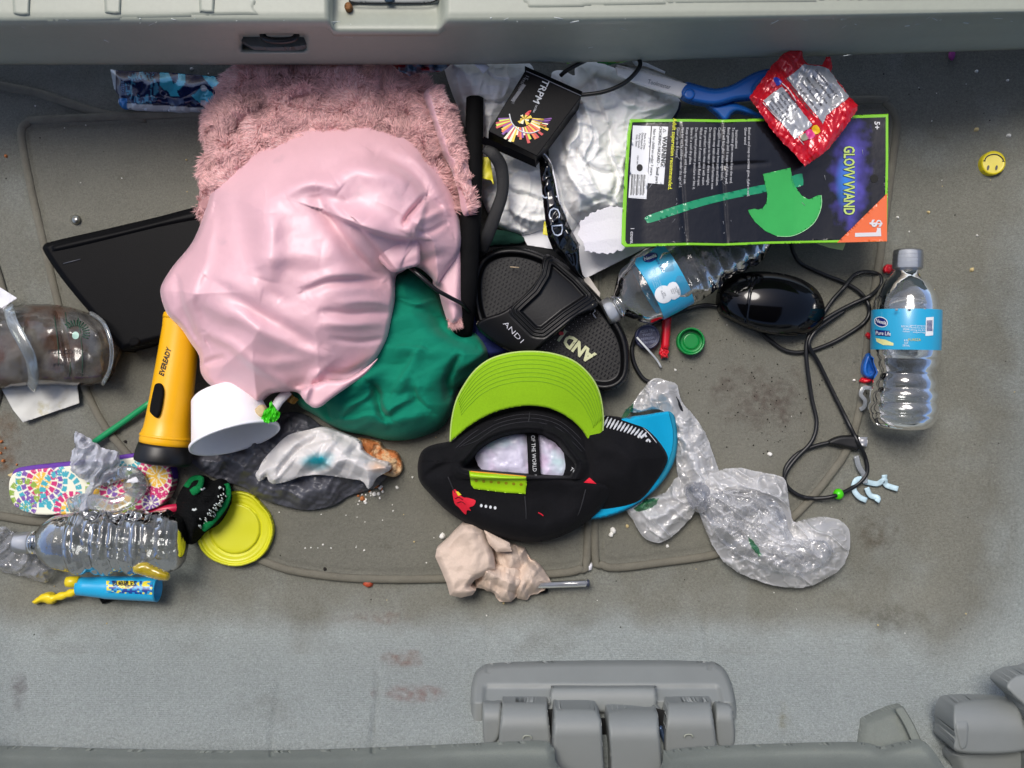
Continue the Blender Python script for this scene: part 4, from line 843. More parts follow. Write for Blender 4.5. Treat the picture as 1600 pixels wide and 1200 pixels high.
def s2z(X, Y, D):
    w_ = 8 * fbm(X, Y, 34, 75, 2)
    return .010 + .014 * dome(D, 8) + .036 * soft(D, 46) + 1.0 * folds(X + w_, Y + w_, [([(895, 165), (905, 200), (890, 235)], .008, 8, 12), ([(925, 110), (930, 150), (960, 220)], -.006, 7, 12), ([(950, 130), (975, 160), (1000, 165)], .006, 9, 9), ([(880, 250), (900, 290), (930, 318)], .008, 8, 10), ([(900, 230), (920, 260), (960, 270)], -.007, 6, 10), ([(960, 180), (950, 230), (968, 280), (960, 320)], -.006, 5, 9), ([(905, 320), (930, 310), (960, 318)], -.005, 5, 8), ([(1000, 195), (1025, 180), (1050, 172)], -.006, 5, 10), ([(905, 150), (925, 200), (915, 260), (935, 300)], .006, 5, 9), ([(870, 200), (885, 240), (880, 290)], -.006, 4, 8), ([(915, 215), (905, 240), (918, 270)], -.005, 4, 6), ([(985, 210), (975, 260), (985, 310)], .005, 5, 8), ([(970, 115), (1000, 140), (1040, 160)], .005, 4, 8), ([(1000, 175), (1030, 165), (1055, 158)], .004, 4, 6), ([(985, 150), (1010, 160), (1040, 150)], -.004, 5, 8), ([(900, 190), (930, 200), (935, 240)], .005, 8, 6)], .62) * soft(D, 6) + .0030 * (1 - 2 * np.abs(fbm(X, Y * .5 + X * .3, 30, 71, 3))) ** 4 + .0012 * (1 - 2 * np.abs(fbm(X * .5 + Y * .4, Y, 14, 73, 2))) ** 3 + .0025 * crumple(X, Y, 50, 76, 4, .25)
hf('tshirt', s2, s2z, wht, None, res=1.6, base=.002, label='white crumpled shirt between the black box and the green edged toy card', cat='shirt', group='crumpled white shirts')
hf('navy_cloth', sm([(1040, 168), (1062, 158), (1062, 172), (1048, 196), (1030, 200)], 3), lambda X, Y, D: .02 + .006 * dome(D, 6), M('navy_cloth', (20, 28, 60), .9), None, res=2, base=.002, label='dark navy cloth edge under the white shirt beside the scissors handle', cat='cloth')
hf('paper_corner', [(985, 92), (1010, 98), (1040, 112), (1034, 124), (1000, 112)], lambda X, Y, D: .036 + .001 * D / 5, white_pap, None, res=2, thick=.0006, label='white paper corner behind the scissors blade', cat='paper')
yp = M('yellow_paper', (214, 204, 40), .5, bump=(80, .3))
for poly, lab in (([(746, 244), (766, 246), (772, 292), (768, 282), (742, 276)], 'yellow paper scrap between the foam tube and the black strap'), ([(850, 346), (872, 346), (868, 372), (848, 366)], 'yellow paper scrap beside the torn glossy black strip')):
    hf('paper_scrap', poly, lambda X, Y, D: .056 + .002 * crumple(X, Y, 20, 4), yp, None, res=2, thick=.0005, label=lab, cat='paper', group='yellow paper scraps')
hf('paper_sheet', [(812, 362), (870, 350), (930, 330), (1010, 350), (1080, 352), (1000, 392), (915, 435), (898, 412), (880, 392), (824, 383)], lambda X, Y, D: .018 + .002 * crumple(X, Y, 60, 4), white_pap, None, res=2.5, thick=.0005, label='flat white paper sheet between the black slide and the toy card', cat='paper')
hf('torn_paper', jag([(908, 345), (930, 330), (955, 322), (972, 326), (985, 345), (984, 385), (950, 398), (915, 392), (904, 368)], 2.2, 4, 8), lambda X, Y, D: .052 + .0035 * crumple(X, Y, 60, 9, 4, .15), M('torn_white_paper', (222, 220, 228), .85, bump=((60, .5), (500, .3))), None, res=1.5, thick=.0006, label='torn puffy white paper lying on the left edge of the toy card sheet', cat='paper')
hf('paper_strip', [(912, 436), (920, 432), (938, 458), (936, 474), (925, 472)], lambda X, Y, D: .020 + 0 * X, M('grey_card', (190, 184, 178), .8), None, res=2, thick=.0005, label='narrow grey card strip beside the neck of the labelled lying bottle', cat='paper')
hf('price_tag', [(1275, 380), (1322, 378), (1317, 391), (1296, 387)], lambda X, Y, D: .045 + 0 * X, M('pale_yellow_paper', (214, 224, 150), .7), None, res=2, thick=.0005, label='pale yellow slip peeking out under the orange corner of the toy card', cat='paper')

# foam tube and strap
tube('foam_tube', [(742, 154, .060), (741, 200, .062), (739, 260, .062), (736, 330, .060), (732, 400, .054), (728, 460, .048), (722, 520, .030)], [.0082, .0084, .0090, .0098, .0100, .0105, .0100], black_rub, None, seg=20, label='black foam covered tube standing between the pink fur and the white shirt', cat='tube')
hf('black_cloth', sm([(730, 470), (735, 400), (742, 370), (790, 372), (850, 372), (880, 390), (920, 440), (900, 470), (780, 500), (745, 520), (728, 510)], 3), lambda X, Y, D: .006 + .012 * soft(D, 20) + .003 * crumple(X, Y, 40, 9), M('black_fabric', (15, 16, 18), .9, bump=(300, .4)), None, res=2.5, base=.001, label='black fabric lying under the black slide and the foam tube', cat='cloth')
hf('green_cloth', sm([(756, 362), (790, 360), (815, 368), (818, 378), (795, 382), (752, 382)], 3), lambda X, Y, D: .020 + .003 * soft(D, 8), M('bottle_green_cloth', (6, 56, 44), .9, bump=(500, .4)), None, res=2, base=.002, label='sliver of dark green cloth above the black slide', cat='cloth')
tube('webbing_strap', [(756, 232, .072), (770, 240, .074), (783, 262, .070), (785, 300, .066), (772, 340, .062), (760, 372, .056), (752, 392, .045)], [.004, .0058, .0062, .0055, .0062, .0062, .005], M('black_webbing', (18, 18, 20), .6, bump=(900, .5)), None, flat=.28, seg=12, label='twisted black webbing strap hanging from the black box over the shirt', cat='strap')
tube('hair_band', [(886, 148, .078), (912, 148, .084), (945, 143, .086), (975, 130, .086), (996, 110, .084), (1000, 96, .080), (990, 86, .074), (970, 80, .068), (940, 84, .068), (912, 96, .074), (886, 110, .074), (876, 118, .070)], .0020, M('black_rubber', (12, 12, 13), .4), None, seg=10, label='thin black cord loop curling over the white shirt and scissors blade', cat='cord')

# black card box
t = thing('card_box', 'black cardboard box with a coloured starburst lying on the white shirts', 'box', (835, 180, .05))
bm_ = M('black_card', (13, 13, 16), .42, spec=.10, bump=((20, .15), (500, .1)), spots=[((120, 120, 126), 260, .77, .7)])
q = [(819, 110), (909, 149), (836, 256), (757, 217)]
def bxz(X, Y, D): return .078 + .004 * ss(0, 80, X - 780) * 0 + 0 * X
bx_top = .088
Vt = [P(x, y, bx_top) for x, y in q]; d_ = P(0, 0, 0)
cor = [(820, 104), (910, 144), (836, 258), (756, 218)]
top = [P(x, y, .088) for x, y in [(820, 111), (909, 150), (839, 244), (763, 205)]]; bot = [v.copy() for v in top]
for v in bot: v.z = .062
sv = P(836, 258, .07) - P(839, 244, .07)
bot = [b + sv * .55 for b in bot]
solid('carton', top + bot, [[3, 2, 1, 0], [0, 1, 5, 4], [1, 2, 6, 5], [2, 3, 7, 6], [3, 0, 4, 7], [4, 5, 6, 7]], bm_, t, bevel=.0006)
fl_ = [P(820, 103, .082), P(910, 143, .082), P(909, 151, .0885), P(820, 112, .0885)]; fb = [v - Vector((0, 0, .0008)) for v in fl_]
solid('top_flap', fl_ + fb, [[0, 1, 2, 3][::-1], [4, 5, 6, 7], [0, 4, 5, 1], [1, 5, 6, 2], [2, 6, 7, 3], [3, 7, 4, 0]], bm_, t)
fl_ = [P(756, 213, .08), P(836, 250, .08), P(838, 262, .072), P(752, 224, .072)]; fb = [v - Vector((0, 0, .0008)) for v in fl_]
solid('end_flap', fl_ + fb, [[0, 1, 2, 3][::-1], [4, 5, 6, 7], [0, 4, 5, 1], [1, 5, 6, 2], [2, 6, 7, 3], [3, 7, 4, 0]], bm_, t)
tube('worn_edge', [(822, 111, .0886), (850, 123, .0887), (878, 136, .0886), (908, 149.5, .0886)], .0003, M('worn_white', (150, 152, 158), .8), t, smooth_n=1, seg=5)
sil_p = M('silver_print', (200, 204, 210), .4); red_p = M('red_print', (220, 30, 40), .4); gry_p = M('grey_print', (110, 112, 118), .5)
for s_, x, y, m_ in (('TRPM', 845, 145, sil_p),): text(s_, x, y - 2, 11, -115, None, m_, t, flatz=.0886, bold=.01, align='CENTER', xs=1.05)
text('ULTRA', 836, 170, 3, -115, None, sil_p, t, flatz=.0886); decal('logo_wedge', [(826, 173), (831, 172), (825, 182), (820, 178)], bvh([c for c in t.children if c.name.startswith('carton')]), red_p, t, .0006, res=2)
text('PREMIUM STICKS', 810, 142, 4.2, -115, None, gry_p, t, flatz=.0886); text('15', 823, 121, 6, -115, None, gry_p, t, flatz=.0886)
decal('grey_bar', [(817, 131), (822, 133), (803, 160), (798, 157)], bvh([c for c in t.children if c.name.startswith('carton')]), gry_p, t, .0005, res=2)
CB = bvh([c for c in t.children if c.name.startswith('carton')])
cols_ = [((240, 200, 30), .3), ((230, 110, 30), .3), ((200, 40, 40), .3), ((120, 40, 150), .3), ((245, 240, 200), .3), ((200, 220, 40), .3)]
pm_ = [M('burst_print', c, .35) for c, _ in cols_]
rr_ = random.Random(4)
for k in range(34):
    a0 = math.radians(5 + k * 5.2); a1 = a0 + math.radians(5.4); rad0 = 20; rad1 = rr_.uniform(32, 50)
    cx, cy = 814, 183
    poly = [(cx + rad0 * math.cos(a0) * .9, cy + rad0 * math.sin(a0) * .8), (cx + rad1 * math.cos(a0), cy + rad1 * math.sin(a0) * .85), (cx + rad1 * math.cos(a1), cy + rad1 * math.sin(a1) * .85), (cx + rad0 * math.cos(a1) * .9, cy + rad0 * math.sin(a1) * .8)]
    Vd = [P(x, y, .0885) for x, y in poly]
    if all(inside(np.array([p[0]]), np.array([p[1]]), np.array([(821, 112), (908, 151), (839, 244), (763, 205)]))[0] for p in poly): solid('burst_ray', Vd, [[3, 2, 1, 0]], rr_.choice(pm_), t)
for k in range(12):
    a = math.radians(rr_.uniform(0, 360)); l = rr_.uniform(6, 13); b_ = a + .5
    solid('burst_core', [P(819, 186, .0885 + k * .00002), P(819 + l * math.cos(a), 186 + l * .8 * math.sin(a), .0885 + k * .00002), P(819 + l * math.cos(b_), 186 + l * .8 * math.sin(b_), .0885 + k * .00002)], [[2, 1, 0]], pm_[rr_.choice([0, 4, 0, 1])], t)
for k in range(6):
    y0 = 182 + k * 3; solid('burst_ray', [P(834, 188 + k * .8, .0885), P(862 - k * 2, y0 + 2, .0885), P(862 - k * 2, y0 + 4, .0885)], [[2, 1, 0]], pm_[[3, 3, 2, 4, 1, 2][k]], t)
tube('ring_line', [(796, 178, .0888), (800, 192, .0888), (812, 204, .0888), (828, 208, .0888), (842, 204, .0888)], .0006, wpr, t, seg=5)

# torn glossy strip
t = thing('torn_strip', 'torn strip of glossy black card with silver lettering hanging below the black box', 'packaging', (870, 320, .05))
sp_ = [(842, 222), (848, 236), (860, 250), (868, 280), (876, 320), (888, 350), (904, 380), (906, 410), (912, 436), (898, 430), (880, 405), (864, 390), (856, 370), (850, 330), (846, 290), (843, 262)]
gb = M('gloss_black_card', (8, 9, 12), .08, coat=.7, bump=((35, .5), (120, .15)))
sb = hf('strip', sp_, lambda X, Y, D: .066 + .005 * soft(D, 10) - .026 * ss(340, 440, Y) + .005 * crumple(X, Y, 24, 4), gb, t, res=1.3, thick=.0008)
SB = bvh([sb])
tube('torn_edge', onk([(844, 236), (858, 250), (867, 280), (875, 318), (890, 352), (905, 382)], SB, .0002), .0008, white_pap, t, seg=6)
for s_, x, y, h_ in (('J', 861, 308, 19), ('C', 865, 333, 19), ('D', 870, 360, 19)): text(s_, x, y, h_, -84, SB, M('chrome_print', (196, 206, 222), .2, coat=.5), t, .0009, xs=1.1, bold=-.01)
tube('torn_end', [(925, 478, .03), (930, 486, .031), (926, 490, .031), (931, 497, .03)], .0006, white_pap, t, seg=6, smooth_n=1)
# scissors
t = thing('scissors', 'steel scissors with blue plastic handles, partly under the red candy wrapper', 'scissors', (1110, 145, .03))
steel = M('steel', (196, 196, 196), .32, metal=.85, bump=((300, .05),), var=(40, .05))
bl_ = hf('blade', [(962, 104), (1000, 110), (1050, 124), (1074, 131), (1064, 152), (1030, 142), (990, 128), (965, 116)], lambda X, Y, D: .074 + .0012 * soft(D, 4), M('bright_blade', (240, 236, 230), .6, metal=.0), t, res=2, base=.071)
hf('blade', [(960, 100), (1010, 104), (1066, 126), (1070, 134), (1040, 128), (985, 112)], lambda X, Y, D: .070 + .001 * soft(D, 3), steel, t, res=2, base=.067)
text('Toolmaster', 1030, 132, 7, -15, bvh([bl_]), gry_p, t, .0003, xs=.8)
hd = hf('handle', sm([(1060, 146), (1064, 134), (1074, 128), (1090, 132), (1116, 138), (1142, 133), (1162, 122), (1182, 112), (1205, 107), (1225, 112), (1226, 124), (1205, 122), (1192, 128), (1182, 140), (1180, 154), (1150, 158), (1120, 166), (1095, 164), (1072, 158)], 4), lambda X, Y, D: .066 + .010 * dome(D, 9), blue_pl, t, res=1.4, base=.062)
hf('handle', sm([(1100, 160), (1122, 162), (1145, 160), (1162, 165), (1185, 176), (1210, 182), (1208, 190), (1180, 183), (1156, 176), (1146, 178), (1138, 188), (1130, 190), (1120, 180), (1108, 170)], 4), lambda X, Y, D: .060 + .008 * dome(D, 7), blue_pl, t, res=1.4, base=.056)
hf('pivot', ell(1077, 147, 9, 9), lambda X, Y, D: .0768 + .002 * dome(D, 4), blue_pl, t, res=1.2, base=.07)

# ------------------------------------------------------------------ right half: toy card, sandal, hats, bottle, mouse, bags
# black slide
def slrot(): pass
sl_m = M('black_slide_rubber', (10, 10, 12), .42, spec=.3, bump=((500, .12),), var=(60, .12), coat=.05)
t = thing('slide_sandal', 'black rubber slide sandal with cream lettering on its nubbed footbed', 'sandal', (855, 500, .0))
slp = sm([(737, 455), (740, 425), (752, 402), (775, 389), (805, 386), (835, 392), (870, 408), (905, 432), (935, 462), (962, 496), (978, 525), (984, 556), (981, 588), (965, 606), (940, 611), (905, 602), (868, 582), (830, 560), (790, 540), (756, 518), (742, 490)], 4)
def slz(X, Y, D): return .022 + .010 * dome(D, 5) - .007 * ss(8, 15, D) + .004 * ss(900, 980, X)
sole = hf('sole', slp, slz, sl_m, t, res=1.5, base=.002)
SLT = bvh([sole])
nub = M('nub_rubber', (22, 22, 24), .2, coat=.3); V = []; F = []
ca, sa = math.cos(math.radians(36)), math.sin(math.radians(36))
for i in range(-26, 27):
    for j in range(-9, 10):
        u, v = i * 6.0 + (j % 2) * 3, j * 7.2; x, y = 858 + u * ca - v * sa, 497 + u * sa + v * ca
        d_, _, _, _, _ = segd(np.array([x]), np.array([y]), slp)
        if not inside(np.array([x]), np.array([y]), slp)[0] or d_[0] < 17: continue
        z = hitz(SLT, x, y, .025); b = len(V); hu, hv = 1.1, 2.2
        for (a, c, e) in ((-1, -1, 0), (1, -1, 0), (1, 1, 0), (-1, 1, 0), (-.5, -.6, 1), (.5, -.6, 1), (.5, .6, 1), (-.5, .6, 1)):
            xx = x + a * hu * ca - c * hv * sa; yy = y + a * hu * sa + c * hv * ca; V.append(PV(xx, yy, z + .0014 * e))
        F += [[b + 7, b + 6, b + 5, b + 4], [b, b + 1, b + 5, b + 4][::-1], [b + 1, b + 2, b + 6, b + 5][::-1], [b + 2, b + 3, b + 7, b + 6][::-1], [b + 3, b, b + 4, b + 7][::-1]]
_mesh('footbed_nubs', V, F, nub, t, False, kind='stuff')
cream = M('cream_print', (200, 202, 160), .6, bump=(300, .5), spots=[((60, 60, 50), 260, .62, .8)])
text('AND1', 900, 540, 19, 143, SLT, cream, t, .0018, bold=.045, xs=.92)
decal('red_dot', ell(877, 521, 4, 3), SLT, red_p, t, .0022, res=1.5)
st = sm([(744, 508), (757, 497), (785, 487), (808, 470), (832, 446), (846, 424), (848, 404), (858, 398), (884, 414), (910, 440), (932, 468), (930, 482), (905, 492), (880, 512), (858, 530), (840, 546), (824, 558), (790, 545), (760, 526)], 4)
win = np.array([(812, 486), (838, 512), (846, 513), (880, 486), (916, 462), (896, 440), (868, 416), (862, 412), (858, 432), (842, 458)])
def stz(X, Y, D):
    ins2 = inside(X, Y, win); dw = segd(X, Y, win)[0]
    a = ((X - 836) * ca + (Y - 484) * sa); c = (-(X - 836) * sa + (Y - 484) * ca)
    z = .048 + .022 * np.sqrt(np.clip(1 - (c / 88) ** 2, 0, 1)) - .014 + .004 * dome(D, 4)
    z = z - np.where(ins2, .0045 * soft(dw, 3), 0) + np.where(~ins2, .001 * np.sin(np.clip(dw, 0, 16) / 16 * 3 * 2 * np.pi) * (dw < 16), 0)
    return z
strap = hf('strap', st, stz, sl_m, t, res=1.3, base=.012)
STT = bvh([strap]); text('AND1', 803, 520, 8, -47, STT, M('white_outline_print', (205, 205, 212), .5), t, .0005, bold=-.012, xs=1.5)
for pts in ([(745, 506), (748, 500), (745, 496)], [(834, 400), (840, 402), (842, 410), (838, 424), (830, 440)], [(926, 476), (930, 484), (927, 490), (932, 498)]): tube('glue_edge', onk(pts, STT, .0006), .0005, M('dry_glue', (170, 165, 150), .6), t, seg=5)
tube('lint', [(797, 417, .034), (811, 418, .034)], .0005, M('lint', (190, 170, 140), .8), t, seg=5, smooth_n=1)

# turquoise hat (under) and lime hat (on top)
tq = M('turquoise_cloth', (0, 152, 196), .7, bump=((700, .3),), sheen=.1, spec=.2, var=(30, .05))
bk = M('black_twill', (17, 17, 20), .85, bump=((800, .45),), var=((40, .2), (400, .2)), spec=.15, sheen=.03, bdist=.0008)
t = thing('baseball_hat', 'black cap with turquoise brim and zebra stripes, lying behind the lime brimmed cap', 'hat', (990, 730, .0), 'flat brimmed caps')
hf('brim', sm([(955, 662), (985, 653), (1015, 648), (1042, 643), (1050, 644), (1055, 655), (1058, 690), (1052, 722), (1034, 752), (1008, 778), (982, 794), (950, 806), (916, 810), (880, 800), (900, 720)], 4), lambda X, Y, D: .016 + .003 * dome(D, 3) + .010 * ss(1050, 990, X), tq, t, res=1.8, base=.008)
hf('brim_edge', sm([(1044, 644), (1051, 645), (1056, 657), (1059, 690), (1053, 722), (1035, 753), (1008, 779), (982, 796), (950, 808), (916, 812), (918, 806), (950, 801), (984, 787), (1012, 764), (1036, 735), (1048, 706), (1051, 680), (1048, 660)], 4), lambda X, Y, D: .017 + .0045 * dome(D, 3), M('turquoise_edge', (0, 120, 150), .75, bump=(700, .3)), t, res=1.4, base=.006)
cr = sm([(900, 650), (938, 650), (965, 651), (992, 660), (1012, 670), (1030, 690), (1043, 712), (1040, 728), (1026, 752), (1010, 774), (992, 788), (965, 795), (935, 798), (900, 795), (870, 740)], 4)
crz = lambda X, Y, D: .020 + .008 * dome(D, 5) + .024 * soft(D, 60) + .003 * fbm(X, Y, 60, 5, 3) + folds(X, Y, [([(950, 690), (985, 720), (1000, 770)], .003, 10, 14)])
crn = hf('crown', cr, crz, bk, t, res=1.7, base=.010)
CRT = bvh([crn]); wst = M('white_stitch', (205, 208, 212), .8, bump=(800, .4))
for k in range(13):
    x, y = 942 + k * 5.4, 653 + k * 1.7 + .10 * k * k * .35; l = 13 - k * .62
    tube('zebra_stripe', onk([(x + 3, y - 3), (x - 1, y + l * .4), (x - 5, y + l)], CRT, .0004), [.0006, .0013, .0005], wst, t, seg=6)
for x, y in ((1000, 684), (1007, 682), (1013, 690)): tube('zebra_stripe', onk([(x - 3, y), (x, y - 3), (x + 3, y + 1)], CRT, .0004), .0011, wst, t, seg=6)
for o_ in (0, 4): tube('stitch_line', onk([(992 + o_, 661 + o_ * .2), (1010 + o_, 673 - o_ * .3), (1026 + o_, 692 - o_)], CRT, .0004), .0004, wst, t, seg=5)

lime = M('lime_cloth', (138, 184, 22), .75, bump=((750, .35),), var=((30, .04), (500, .06)), sheen=.1, spec=.2)
t = thing('baseball_hat', 'black cap lying upside down with a lime green brim and lime snap strap', 'hat', (815, 720, .0), 'flat brimmed caps')
br = sm([(704, 690), (706, 660), (713, 628), (726, 602), (744, 578), (768, 561), (800, 552), (832, 550), (862, 553), (893, 563), (916, 581), (932, 604), (940, 632), (942, 662), (939, 692), (934, 716)], 4, False)
bi = sm([(934, 716), (922, 692), (906, 668), (884, 650), (858, 638), (826, 634), (794, 638), (764, 648), (736, 664), (716, 680), (704, 690)], 4, False)
brp = np.vstack([br, bi[1:-1]])
def brz(X, Y, D): return .040 + .012 * (1 - ((X - 822) / 120) ** 2) + .012 * ss(690, 560, Y) + .0015 * soft(D, 2.5)
brim = hf('brim', brp, brz, lime, t, res=1.6, thick=.004)
BT = bvh([brim])
for k in range(7):
    f = .06 + k * .065; pts = []
    for u in np.linspace(.16, .86, 22):
        a = br[int(u * (len(br) - 1))]; b = bi[::-1][int(u * (len(bi) - 1))]; pts.append(a * (1 - f - .1) + b * (f + .1) if False else a + (b - a) * (f + .10 * k / 7))
    for i0 in range(0, 1):
        tube('stitch_row', onk([tuple(p) for p in pts], BT, .00005), .00042, M('lime_thread', (122, 168, 16), .8), t, seg=5, smooth_n=2)
tube('brim_piping', [(x, y, brz(np.array([x]), np.array([y]), 0)[0] - .001) for x, y in br[::2]], .0012, M('pale_lime_edge', (176, 200, 110), .8), t, smooth_n=2)
ca_ = sm([(653, 742), (653, 722), (660, 704), (676, 696), (704, 690), (716, 680), (736, 664), (764, 648), (794, 638), (826, 633), (858, 637), (884, 648), (906, 666), (922, 690), (936, 716), (950, 738), (962, 756), (958, 772), (946, 790), (925, 810), (895, 830), (862, 843), (830, 847), (795, 843), (760, 833), (725, 816), (696, 796), (670, 770), (658, 756)], 4)
opn = sm([(735, 712), (752, 694), (782, 678), (815, 672), (846, 674), (872, 686), (888, 706), (902, 726), (896, 742), (888, 748), (850, 748), (780, 742), (735, 738), (720, 730)], 4)
opn2 = opn
def caz(X, Y, D):
    dw = segd(X, Y, opn2)[0]; ino = inside(X, Y, opn2)
    z = .022 + .016 * dome(D, 9) + .014 * soft(D, 30) + .003 * fbm(X, Y, 70, 5, 3)
    z = z + .008 * np.exp(-((dw - 5) / 7) ** 2) * (Y < 748) + .0016 * np.cos(np.clip(dw, 0, 40) / 6.5) * (Y < 720) * ~ino
    z = z - np.where(ino, .030 * ss(0, 7, dw), 0)
    # sweatband: a drop behind the front edge of the back panel, buckled rear panel
    z = z + folds(X, Y, [([(690, 724), (735, 738), (800, 746), (880, 752), (945, 762)], .006, 5, 16), ([(700, 745), (720, 790), (760, 825)], -.003, 12, 14), ([(840, 770), (850, 810), (830, 840)], -.0025, 10, 18), ([(900, 760), (905, 800), (880, 830)], .003, 12, 14), ([(665, 745), (690, 728), (720, 726)], -.005, 5, 10), ([(850, 660), (848, 680), (842, 690)], -.003, 4, 6)])
    return z
crown = hf('crown', ca_, caz, bk, t, res=1.4, base=.006)
lin_m = M('lining', (214, 208, 232), .5, attr=True, bump=((300, .15),), coat=.15)
def lcol(X, Y):
    n = fbm(X, Y, 30, 6, 3); n2 = fbm(X, Y, 22, 12, 3); c = np.tile(np.array(lin((206, 202, 226))), (len(X), 1))
    c = c + np.clip(n, 0, 1)[:, None] * np.array([-.14, .10, -.02]) + np.clip(n2, 0, 1)[:, None] * np.array([.14, -.08, .02]); return c.clip(0, .9)
for pl in ([(741, 706), (760, 691), (785, 680), (822, 675), (825, 700), (826, 745), (790, 742), (755, 737)], [(841, 679), (855, 684), (868, 690), (880, 706), (893, 728), (885, 750), (862, 748), (846, 745), (843, 710)]):
    hf('lining', sm(pl, 3), lambda X, Y, D: .030 + .005 * soft(D, 16) + .002 * fbm(X, Y, 16, 3), lin_m, t, res=1.6, col=lcol, base=.012)
tp = hf('seam_tape', [(822, 668), (836, 668), (842, 690), (845, 748), (826, 748), (824, 700)], lambda X, Y, D: .0385 + .001 * soft(D, 3), bk, t, res=1.6, base=.02)
text('OF THE WORLD  [', 834, 712, 6.2, -87, bvh([tp]), wst, t, .0004, xs=.9)
CP = bvh([crown])
text('TO', 896, 736, 6, -40, None, wst, t, flatz=.050)
for pts in ([(826, 634), (828, 645), (826, 658)], [(700, 745), (716, 780), (742, 822)], [(820, 775), (822, 810), (815, 845)], [(915, 765), (905, 800), (885, 832)]): tube('panel_seam', onk(pts, CP, -.0001), .0006, M('seam_thread', (34, 34, 38), .8), t, seg=6)
for o_ in (0, 6, 12): tube('band_stitch', onk([(712 + o_, 700 - o_ * .3), (740 + o_ * .5, 676 + o_), (780, 655 + o_), (826, 647 + o_), (870, 656 + o_), (902 - o_ * .5, 680 + o_), (922 - o_, 706)], CP, .0), .0003, M('seam_thread_2', (44, 44, 50), .8), t, seg=5)
hf('snap_strap', [(733, 736), (770, 739), (822, 744), (823, 756), (821, 772), (790, 770), (741, 764), (736, 758)], lambda X, Y, D: on(CP, .0016, .05)(X, Y, D) + .001 * soft(D, 3), M('lime_plastic', (160, 208, 20), .4), t, res=1.6, thick=.002)
SNP = bvh([c for c in t.children if c.name.startswith('snap_strap')])
for k in range(7): decal('snap_hole', ell(744 + k * 11.7, 751 + k * 1, 2.6, 2.2, n=12), SNP, M('snap_dimple', (150, 140, 14), .5), t, .0004, res=1)
tube('strap_edge', onk([(735, 737), (770, 740), (822, 745)], SNP, .0004), .0008, M('orange_thread', (220, 150, 20), .7), t, seg=6)
# red embroidered badge, a plain shape with a yellow patch
re_m = M('red_embroidery', (214, 14, 44), .75, bump=((900, .5),))
decal('badge', sm([(707, 768), (712, 765), (722, 776), (732, 778), (743, 782), (740, 790), (733, 793), (736, 798), (730, 797), (728, 804), (722, 799), (717, 793), (710, 786)], 3), CP, re_m, t, .0012, res=1.1)
decal('badge_patch', [(712, 768), (716, 768), (721, 773), (716, 775)], CP, M('yellow_embroidery', (220, 200, 40), .8), t, .0018, res=1)
for pts in ([(711, 779), (717, 777), (723, 781)], [(714, 786), (721, 784), (727, 788)]): tube('badge_line', onk(pts, CP, .0018), .0003, bk, t, seg=5)
for k in range(4): decal('embroidered_dot', ell(752 + k * 7.2, 790 + k * 1.2, 2.1, 2.6, n=12), CP, wst, t, .001, res=1)
decal('red_tab', [(912, 754), (921, 746), (932, 756)], CP, re_m, t, .001, res=1.2); tube('red_thread', onk([(841, 801), (845, 803), (849, 806)], CP, .0006), .0006, re_m, t, seg=6)

# labelled bottle lying under the toy card
k = pxm(.04); A = P(945, 490, .034); B = P(1192, 352, .036)
mb = thing('water_bottle', 'clear bottle with a blue label lying across the middle, half under the toy card', 'bottle', (1060, 440, .0), BG)
lathe('bottle_body', A, B, ribbed([(.06, 16 * k), (.09, 19 * k), (.13, 32 * k), (.18, 46 * k), (.24, 52 * k), (.32, 54 * k), (.50, 54 * k), (.60, 50 * k), (.68, 46 * k), (.80, 48 * k), (.92, 46 * k), (1, 30 * k)], [(.52, .9, 5)], .0010), pet_cr, mb, seg=80, dent=crumpd(9, .10, .12), sq=.72)
lathe('bottle_neck', A, B, [(0, 15 * k), (.0, 19 * k), (.012, 20.5 * k), (.055, 21 * k), (.06, 19.5 * k), (.065, 15 * k)], cap_w, mb, seg=48)
lathe('neck_ring', A, B, [(.066, 17 * k), (.07, 20 * k), (.085, 20 * k), (.09, 17 * k)], pet, mb, seg=48)
lb2 = lathe('bottle_label', A, B, [(.265, 53.6 * k), (.27, 54.4 * k), (.36, 55 * k), (.455, 54.6 * k)], lab_m, mb, seg=80, open_ends=True, dent=crumpd(9, .03, .12), sq=.74)
LT = bvh([lb2])
decal('round_badge', ell(1037, 460, 14, 14), LT, wpr, mb, .0005, res=1.5); decal('square_badge', sm([(1043, 446), (1056, 441), (1064, 460), (1050, 468)], 3), LT, wpr, mb, .0006, res=1.5)
text('LESS\nPLASTIC', 1037, 460, 2.6, -72, LT, gry_p, mb, .0009); text('recycled\nbottle\nnatural\nwater', 1054, 454, 2.3, -70, LT, gry_p, mb, .0010)
text('please recycle this bottle\nbottled at the source\nserving size 8 fl oz\ncalories 0  sodium 0', 1024, 436, 2.6, -70, LT, M('pale_blue_print', (150, 205, 225), .5), mb, .0006)
decal('logo_oval', ell(1016, 402, 12, 7, -20), LT, navy, mb, .0006, res=1.5); text('Nestlé', 1016, 402, 5.5, 19, LT, wpr, mb, .0010, bold=.02)
text('Pure Life', 1030, 412, 5, -60, LT, navy, mb, .0008)

